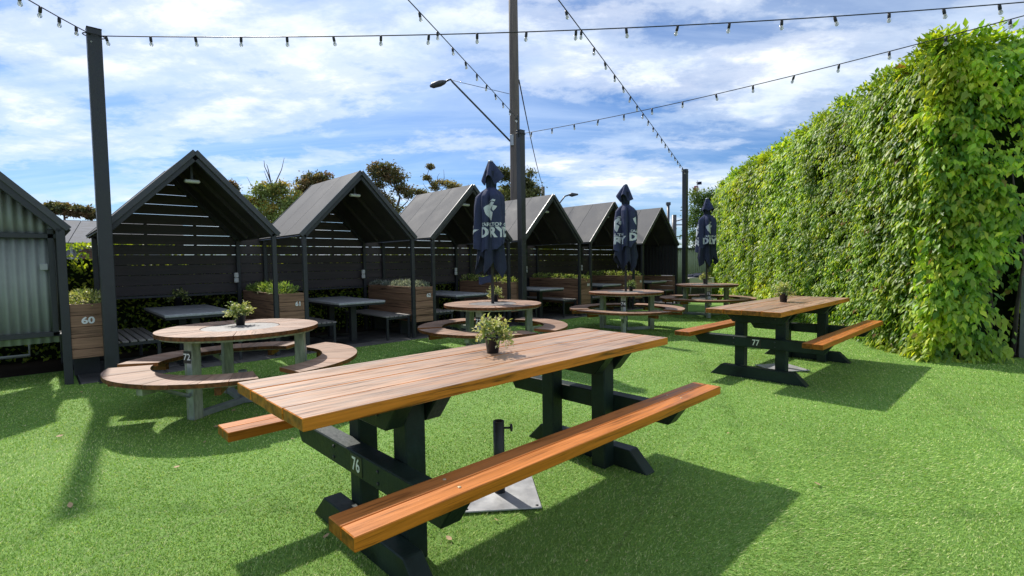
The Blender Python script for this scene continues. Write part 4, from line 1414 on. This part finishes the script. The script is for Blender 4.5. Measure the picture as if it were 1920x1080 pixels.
    ob('shade_core', from_bm('hedge_core', bm), M['core'], root)
    # stems in the open end
    for k in range(7):
        v0 = 0.85 + 0.13 * k
        p0 = hedge_pt(np.array([0.55 + 0.1 * (k % 3)]), np.array([v0]), np.array([0.0]))[0]
        p1 = p0 + np.array([rng.uniform(-.1, .1), rng.uniform(-.1, .1), 1.2])
        p2 = p1 + np.array([rng.uniform(-.25, .25), rng.uniform(-.2, .2), 1.3])
        ob('stem', tube([p0, (p0 + p1) / 2 + rng.normal(size=3) * 0.03, p1, p2], [0.028, 0.022, 0.017, 0.008], M['bark'], 7), None, root)


build_hedge()
gp = at_px(1922, 672, 0)
e = ob('gate_post', box(0.09, 0.09, 1.0, M['greypost'], 0.005), None, None, (gp.x + 0.03, gp.y + 0.02, 0.5))
tag(e, 'pale grey short post at the right edge beside the hedge', 'post')
lit = [RP(0, 0)]
quad_sheet('garden_edge', [(5.85, 6.15), (9.5, 5.6), (10.5, 8.5), (6.4, 8.0)], 0.005, M['soil'])

# ------------------------------------------------------------------ low hedge behind the booths
def low_hedge():
    rng = np.random.default_rng(33)
    root = empty('low_hedge', (0, 0, 0), 0, 'low bright green hedge running behind the booth row', 'hedge')
    n = 22000
    s = -1.2 + 17.5 * rng.random(n)
    which = rng.random(n)
    top_ = which < 0.30
    d = np.where(top_, 2.05 + 0.75 * rng.random(n), 2.05 + 0.12 * rng.random(n))
    z = np.where(top_, 1.52, 0.02 + 1.46 * rng.random(n))
    e1, e2, o0 = np.array(E1), np.array(E2), np.array(O0)
    P = o0 + s[:, None] * e1 + d[:, None] * e2 + z[:, None] * np.array([0, 0, 1.0])
    ds = 0.08 * fbm(P, 3, 3, 1.6)
    P += np.where(top_[:, None], np.array([0, 0, 1.0]) * 0.6, -e2) * ds[:, None]
    nr = np.where(top_[:, None], np.array([0, 0, 1.0]), -e2)
    D = nr * 0.5 + rng.normal(size=(n, 3)) * 0.7
    Nn = nr + rng.normal(size=(n, 3)) * 0.5 + np.array([0, 0, .4])
    pal = np.array([(0.34, 0.44, 0.05), (0.24, 0.36, 0.045), (0.13, 0.22, 0.03), (0.46, 0.52, 0.07)])
    C = pal[rng.integers(0, 4, n)] * (0.7 + 0.5 * rng.random((n, 1)))
    L = 0.05 + 0.035 * rng.random(n)
    ob('foliage', leaf_mesh('low_hedge_leaves', P, D, Nn, L, L * 0.55, C, M['hedge']), None, root)['kind'] = 'stuff'
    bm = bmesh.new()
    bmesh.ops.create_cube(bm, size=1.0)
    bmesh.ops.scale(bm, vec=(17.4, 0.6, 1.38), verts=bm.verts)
    ob('shade_core', from_bm('core', bm), M['core'], root, RP(-1.2 + 8.75, 2.50, 0.69), (0, 0, HT))  # near-black box added for the shade inside the low hedge


low_hedge()

# ------------------------------------------------------------------ trees behind
def tree(name, base, crown_blobs, trunk_paths, label, pal, leaf=(0.16, 0.30), dens=220, bare=None, group='trees beyond the booths', seed=1, wratio=0.5):
    rng = np.random.default_rng(seed)
    base = Vector(base)
    r = empty(name, base, 0, label, 'tree', group)
    for i, (pts, rad) in enumerate(trunk_paths):
        ob('trunk' if i == 0 else 'limb', tube([Vector(p) - base for p in pts], [0.55 * q for q in np.linspace(rad[0], rad[1], len(pts))], M['bark'], 8), None, r)
    Ps, Ds, Ns, Ls, Cs = [], [], [], [], []
    for (c, rx, rz, tone) in crown_blobs:
        c = np.array(Vector(c) - base)
        nsub = max(14, int(52 * rx * rz))
        for _ in range(nsub):
            dv = unit(rng.normal(size=3)) * rng.random() ** 0.45
            sc_ = c + dv * np.array([rx, rx * 0.8, rz]) * 1.15
            k = int(dens * rng.uniform(0.4, 1.3) / 3.6)
            rr = rng.uniform(0.25, 0.75) * min(rx, rz, 1.0) + 0.10
            pos = sc_ + rng.normal(size=(k, 3)) * rr * np.array([0.62, 0.6, 0.42])
            Ps.append(pos)
            Ds.append(rng.normal(size=(k, 3)) + np.array([0, 0, -0.45]))
            Ns.append(rng.normal(size=(k, 3)) + np.array([0, 0, 0.8]))
            Ls.append(rng.uniform(leaf[0], leaf[1], k))
            pc = np.array(pal)[rng.integers(0, len(pal))]
            Cs.append(np.tile(pc * tone, (k, 1)) * rng.uniform(0.7, 1.25, (k, 1)))
    L = np.concatenate(Ls)
    ob('crown', leaf_mesh('crown', np.concatenate(Ps), np.concatenate(Ds), np.concatenate(Ns), L, L * wratio, np.concatenate(Cs), M['treeleaf']), None, r)['kind'] = 'stuff'
    for pts, rad in (bare or []):
        ob('dead_branch', tube([Vector(p) - base for p in pts], list(np.linspace(rad[0], rad[1], len(pts))), M['twig'], 6), None, r)
    return r


def blob(px, py, rpx, rpy, Y, tone=1.0, dy=0):
    p = at_Y(px, py, Y + dy)
    k = (Y + dy) / F_PX
    return (p, rpx * k * 1.12, rpy * k * 1.12, tone * 1.25)


def path(pts, Y, dy=0):
    return [at_Y(px, py, Y + dy * i) for i, (px, py) in enumerate(pts)]


gum = [(0.14, 0.145, 0.055), (0.20, 0.16, 0.065), (0.11, 0.125, 0.05), (0.23, 0.15, 0.07)]
grn = [(0.13, 0.19, 0.045), (0.19, 0.24, 0.055), (0.10, 0.15, 0.04), (0.25, 0.22, 0.05)]
mixy = [(0.24, 0.31, 0.09), (0.18, 0.22, 0.07), (0.42, 0.33, 0.08), (0.30, 0.38, 0.11)]

Y = 32
b0 = at_Y(512, 560, Y); b0.z = 0
tree('gum_tree', b0, [blob(488, 352, 14, 8, Y), blob(530, 350, 14, 9, Y), blob(510, 366, 26, 13, Y), blob(480, 378, 15, 8, Y), blob(540, 385, 25, 16, Y), blob(500, 400, 24, 16, Y, 1.1), blob(555, 372, 10, 8, Y), blob(515, 425, 30, 18, Y), blob(515, 455, 28, 18, Y)],
     [([b0] + path([(514, 430), (512, 380), (508, 350)], Y), (0.22, 0.05)), (path([(513, 400), (490, 375), (480, 362)], Y), (0.07, 0.03)), (path([(513, 395), (535, 365), (545, 352)], Y), (0.07, 0.03))],
     'green and yellow tree with bare dead branches above the second booth roof', mixy, (0.12, 0.24), 260,
     [(path([(513, 380), (508, 342), (503, 318), (500, 308)], Y), (0.055, 0.015)), (path([(509, 345), (502, 325), (496, 312), (495, 301)], Y), (0.04, 0.014)), (path([(512, 360), (520, 335), (528, 318), (533, 296)], Y), (0.045, 0.012)), (path([(506, 345), (499, 330), (495, 320)], Y), (0.03, 0.01)), (path([(478, 358), (470, 345), (463, 332)], Y), (0.025, 0.008))], seed=2)
b0 = at_Y(590, 560, 38); b0.z = 0
tree('gum_tree', b0, [blob(576, 340, 15, 10, 38), blob(600, 330, 16, 7, 38), blob(585, 352, 20, 9, 38), blob(570, 360, 11, 9, 38), blob(610, 345, 10, 10, 38), blob(595, 385, 26, 20, 38)],
     [([b0] + path([(588, 400), (586, 360), (590, 340)], 38), (0.25, 0.06)), (path([(587, 372), (572, 345)], 38), (0.08, 0.03)), (path([(587, 365), (604, 335)], 38), (0.08, 0.03))],
     'dark olive gum tree top behind the ridge of the second booth', gum, (0.14, 0.28), 240, seed=3)
b0 = at_Y(740, 560, 30); b0.z = 0
tree('gum_tree', b0, [blob(713, 315, 13, 8, 30), blob(700, 322, 8, 6, 30), blob(730, 318, 12, 8, 30), blob(722, 332, 20, 9, 30), blob(745, 332, 12, 9, 30), blob(706, 345, 12, 10, 30), blob(752, 350, 13, 10, 30), blob(715, 362, 9, 9, 30), blob(770, 362, 12, 8, 30), blob(722, 378, 10, 8, 30, 1.3), blob(790, 362, 9, 4, 30), blob(745, 395, 16, 9, 30, 1.5)],
     [([b0] + path([(746, 420), (744, 390), (750, 370), (738, 345), (718, 318)], 30), (0.24, 0.03)), (path([(744, 392), (722, 365), (716, 335)], 30), (0.08, 0.03)), (path([(746, 395), (764, 378), (772, 360)], 30), (0.07, 0.025)), (path([(743, 355), (752, 335)], 30), (0.05, 0.02))],
     'open-crowned brown and olive gum tree above the third booth roof', gum, (0.10, 0.21), 190, seed=4)
b0 = at_Y(825, 560, 34); b0.z = 0
tree('gum_tree', b0, [blob(826, 343, 12, 5, 34, 1.2), blob(845, 347, 12, 5, 34, 1.5), blob(858, 351, 8, 3, 34, 1.5), blob(815, 350, 7, 4, 34), blob(806, 312, 4, 2, 34), blob(801, 333, 3, 2, 34)],
     [([b0] + path([(823, 400), (820, 362), (812, 350)], 34), (0.16, 0.04)), (path([(820, 365), (832, 352), (850, 348)], 34), (0.06, 0.02))],
     'sparse straggly tree with thin bare twigs between third booth and nearest umbrella', gum[:2] + [(0.26, 0.22, 0.06)], (0.10, 0.2), 130,
     [(path([(818, 358), (808, 347), (801, 336), (802, 325), (806, 313)], 34), (0.05, 0.015)), (path([(828, 345), (833, 335), (832, 318)], 34), (0.03, 0.008)), (path([(822, 345), (820, 332), (824, 325)], 34), (0.025, 0.008)), (path([(803, 358), (797, 350), (793, 343)], 34), (0.025, 0.008)), (path([(879, 356), (878, 345)], 34), (0.02, 0.008))], seed=5)
b0 = at_Y(975, 560, 36); b0.z = 0
tree('gum_tree', b0, [blob(946, 325, 12, 9, 36), blob(975, 330, 18, 9, 36), blob(992, 345, 14, 9, 36), blob(1003, 362, 10, 10, 36), blob(950, 365, 16, 10, 36, 1.9), blob(985, 368, 16, 10, 36, 1.7), blob(970, 352, 20, 8, 36), blob(975, 390, 34, 14, 36, 1.4)],
     [([b0] + path([(972, 400), (966, 360), (955, 330)], 36), (0.25, 0.05)), (path([(970, 370), (990, 345)], 36), (0.08, 0.03))],
     'olive and yellow tree behind the timber pole and nearest umbrella', gum[:1] + gum[2:3] + [(0.12, 0.13, 0.04)], (0.13, 0.26), 260, seed=6)
b0 = at_Y(434, 560, 30); b0.z = 0
tree('gum_tree', b0, [blob(433, 345, 6, 4, 30), blob(439, 356, 4, 4, 30), blob(430, 370, 8, 8, 30)], [([b0] + path([(432, 400), (434, 365), (432, 345)], 30), (0.12, 0.02))],
     'small tree tip peeking over the first booth roof', gum, (0.10, 0.2), 160, seed=7)
YY = 60
b0 = at_Y(130, 520, YY); b0.z = 0
tree('umbrella_pine', b0, [blob(100, 386, 14, 4, YY), blob(125, 389, 16, 5, YY), blob(148, 393, 12, 5, YY), blob(112, 394, 14, 4, YY), blob(140, 399, 14, 4, YY)],
     [([b0] + path([(122, 420), (120, 400), (112, 390)], YY), (0.3, 0.08)), (path([(121, 410), (138, 400), (150, 395)], YY), (0.14, 0.05)), (path([(121, 405), (104, 394)], YY), (0.14, 0.05))],
     'flat-topped dark tree far behind the grey roof on the left', gum, (0.25, 0.5), 230, seed=8)
b0 = at_Y(172, 520, YY); b0.z = 0
tree('umbrella_pine', b0, [blob(170, 396, 9, 4, YY), blob(180, 400, 8, 4, YY), blob(168, 403, 8, 3, YY)], [([b0] + path([(172, 425), (172, 402)], YY), (0.25, 0.08))],
     'smaller flat-topped dark tree beside the left light post', gum, (0.25, 0.5), 230, seed=9)
b0 = at_Y(1318, 560, 23); b0.z = 0
tree('bushy_tree', b0, [blob(1318, 372, 20, 12, 23), blob(1305, 400, 18, 18, 23), blob(1332, 400, 18, 20, 23), blob(1306, 435, 18, 18, 23), blob(1334, 440, 16, 18, 23), blob(1318, 465, 22, 16, 23), blob(1340, 365, 10, 8, 23)],
     [([b0] + path([(1318, 470), (1318, 400), (1319, 372)], 23), (0.14, 0.03)), (path([(1318, 440), (1304, 405)], 23), (0.06, 0.02))],
     'dense dark green bushy tree behind the pale fence at the far end', [(0.06, 0.12, 0.025), (0.09, 0.16, 0.03), (0.14, 0.20, 0.03)], (0.07, 0.13), 520, seed=10)

# ------------------------------------------------------------------ distant things
# grey-roofed building at the left
bl = empty('old_building', (-17.4, 18.6, 0), math.radians(33), 'low old building with grey metal roof and brown brick, far left', 'building')
ob('wall', box(8.0, 4.0, 2.2, M['render'], 0), None, bl, (0, 2.2, 1.1))
rw = 10
for k in range(rw):
    ob('roof_sheet', box(0.88, 3.4, 0.03, M['tin'], 0.004), None, bl, (-4.05 + 0.9 * k, 1.15, 2.72 + random.uniform(-.01, .01)), (math.radians(18), 0, 0))
    ob('roof_sheet', box(0.88, 3.4, 0.03, M['tin'], 0.004), None, bl, (-4.05 + 0.9 * k, 4.35, 2.72), (math.radians(-18), 0, 0))
for k in range(7):
    for j in range(6):
        ob('brick', box(0.22, 0.03, 0.068, M['brick'], 0.004), None, bl, (1.2 + 0.235 * k + (0.11 if j % 2 else 0), 0.187, 1.55 + 0.08 * j))
ob('downpipe', tube([(0.9, 0.14, 0.2), (0.9, 0.14, 2.15)], 0.05, M['offwhite'], 8), None, bl)

# pale fence at the far end
fz = 1.64
p0, p1 = at_Y(1262, 500, 17.5), at_Y(1420, 500, 18.6)
fvec = Vector((p1.x - p0.x, p1.y - p0.y, 0))
fe = empty('corrugated_fence', ((p0.x + p1.x) / 2, (p0.y + p1.y) / 2, 0), math.atan2(fvec.y, fvec.x), 'pale green corrugated steel fence at the far end of the yard', 'fence')
ob('sheet', corrugated(fvec.length, fz - 0.05, 0.09, 0.012, M['fence'], 0.03), None, fe)
ob('top_rail', box(fvec.length, 0.05, 0.05, M['trim'], 0.003), None, fe, (0, 0, fz))
for k in (-1, 0, 1):
    ob('fence_post', box(0.06, 0.05, fz, M['fence'], 0.003), None, fe, (k * (fvec.length / 2 - 0.05), 0.045, fz / 2))
tt0 = at_Y(1306, 521, 15.6)
ft = empty('folding_table', (tt0.x, 15.6, 0), 0.1, 'folding table under a pale cloth near the far fence', 'table')
ob('table_top', box(0.8, 0.5, 0.03, M['cloth'], 0.005), None, ft, (0.05, 0, tt0.z))
ob('cloth_drop', box(0.78, 0.012, 0.16, M['cloth'], 0.003), None, ft, (0.05, -0.25, tt0.z - 0.09))
for a in (-1, 1):
    for b_ in (-1, 1):
        ob('leg', tube([(0.05 + a * 0.36, b_ * 0.2, 0), (0.05 + a * 0.30, b_ * 0.2, tt0.z - 0.016)], 0.013, M['galv'], 6), None, ft)
hp = bmesh.new()
bmesh.ops.create_icosphere(hp, subdivisions=4, radius=1.0)
for v in hp.verts:
    q = np.array([list(v.co)])
    k = 1 + 0.22 * float(fbm(q, 4, 4, 1.6)[0])
    v.co = Vector((v.co.x * 0.34 * k, v.co.y * 0.2 * k, max(0.0, v.co.z) * 0.13 * k))
hm = from_bm('heap', hp, True)
o = ob('cloth_heap', hm, M['navydark'], None, (tt0.x + 0.03, 15.6, tt0.z + 0.016))
tag(o, 'crumpled dark cloth heap on the folding table', 'cloth')

# rail gantries and mast beyond
def gantry(px, top, Y_, lattice, label):
    p = at_Y(px, top, Y_)
    g = empty('rail_mast', (p.x, Y_, 0), 0, label, 'mast', 'distant rail masts')
    ob('column', tube([(0, 0, 0), (0, 0, p.z)], 0.14 if not lattice else 0.22, M['trim'], 8), None, g)
    if lattice:
        for k, (zz, ln) in enumerate(((p.z - 0.25, 1.5), (p.z - 0.9, 1.5), (p.z - 1.7, 1.5), (p.z - 3.6, 1.6))):
            ob('arm', tube([(0, 0, zz - (0.35 if k % 2 == 0 else 0)), (ln, 0, zz)], 0.05, M['trim'], 6), None, g)
    else:
        ob('insulator', box(0.4, 0.3, 0.3, M['trim'], 0.02), None, g, (0, 0, p.z + 0.1))
        ob('insulator', box(0.3, 0.3, 0.2, M['trim'], 0.02), None, g, (0, 0, p.z - 2.2))


gantry(1253, 384, 50, False, 'slim dark rail mast just left of the far light post')
gantry(1264, 403, 46, True, 'rail mast with side arms beside the far light post')
fp = at_Y(1307, 338, 60)
fg = empty('flag_pole', (fp.x, 60, 0), 0, 'thin distant flag pole above the bushy tree', 'flag pole')
ob('pole', tube([(0, 0, 0), (0, 0, fp.z)], 0.05, M['greypost'], 6), None, fg)
fl2 = surf_flap(0.5, 0.9, m_plain('red_flag', (0.35, 0.06, 0.06), 0.8))
ob('flag', fl2, None, fg, (-0.1, 0, fp.z - 1.1), (pi / 2, 0, 0))
ob('flag', surf_flap(0.6, 0.35, M['navydark']), None, fg, (0.25, 0, fp.z - 0.35), (pi / 2, 0, 0))

# ------------------------------------------------------------------ fallen leaves
def dry_leaf_mesh(seed):
    r = random.Random(seed)
    bm = bmesh.new()
    n = 6
    L, Rr = [], []
    curl = r.uniform(0.2, 0.5)
    for k in range(n + 1):
        f = k / n
        w = math.sin(pi * f) ** 0.8 * 0.26
        z = curl * (f - 0.5) ** 2 + 0.03
        L.append(bm.verts.new((f - 0.5, w, z + 0.10 * w * 4 * r.uniform(0.6, 1))))
        Rr.append(bm.verts.new((f - 0.5, -w, z + 0.10 * w * 4 * r.uniform(0.6, 1))))
    for k in range(n):
        try: bm.faces.new((L[k], Rr[k], Rr[k + 1], L[k + 1]))
        except ValueError: pass
    bmesh.ops.remove_doubles(bm, verts=bm.verts[:], dist=0.001)
    me = from_bm('dry_leaf', bm, True)
    me.materials.append(M['dryleaf'])
    return me


dl = [dry_leaf_mesh(k) for k in range(4)]
for (px, py, sz) in [(132, 948, .030), (332, 876, .026), (384, 829, .026), (112, 818, .030), (549, 823, .022), (368, 797, .030), (408, 800, .040), (438, 770, .035), (479, 757, .030), (481, 778, .022), (366, 790, .025), (1531, 908, .034), (612, 1005, .022), (842, 1010, .026), (930, 975, .018), (153, 735, .02), (216, 727, .02), (1540, 705, .016), (1545, 735, .015), (700, 905, .018), (1372, 705, .015), (1365, 812, .014), (1100, 1052, .012), (355, 792, .02)]:
    p = at_px(px, py, 0.012)
    o = ob('fallen_leaf', random.choice(dl), None, None, p, (random.uniform(-.4, .4), random.uniform(-.4, .4), random.uniform(0, 6)), (sz * 1.5,) * 3)
    tag(o, 'small dry brown leaf lying on the turf', 'leaf', 'fallen leaves on the turf')
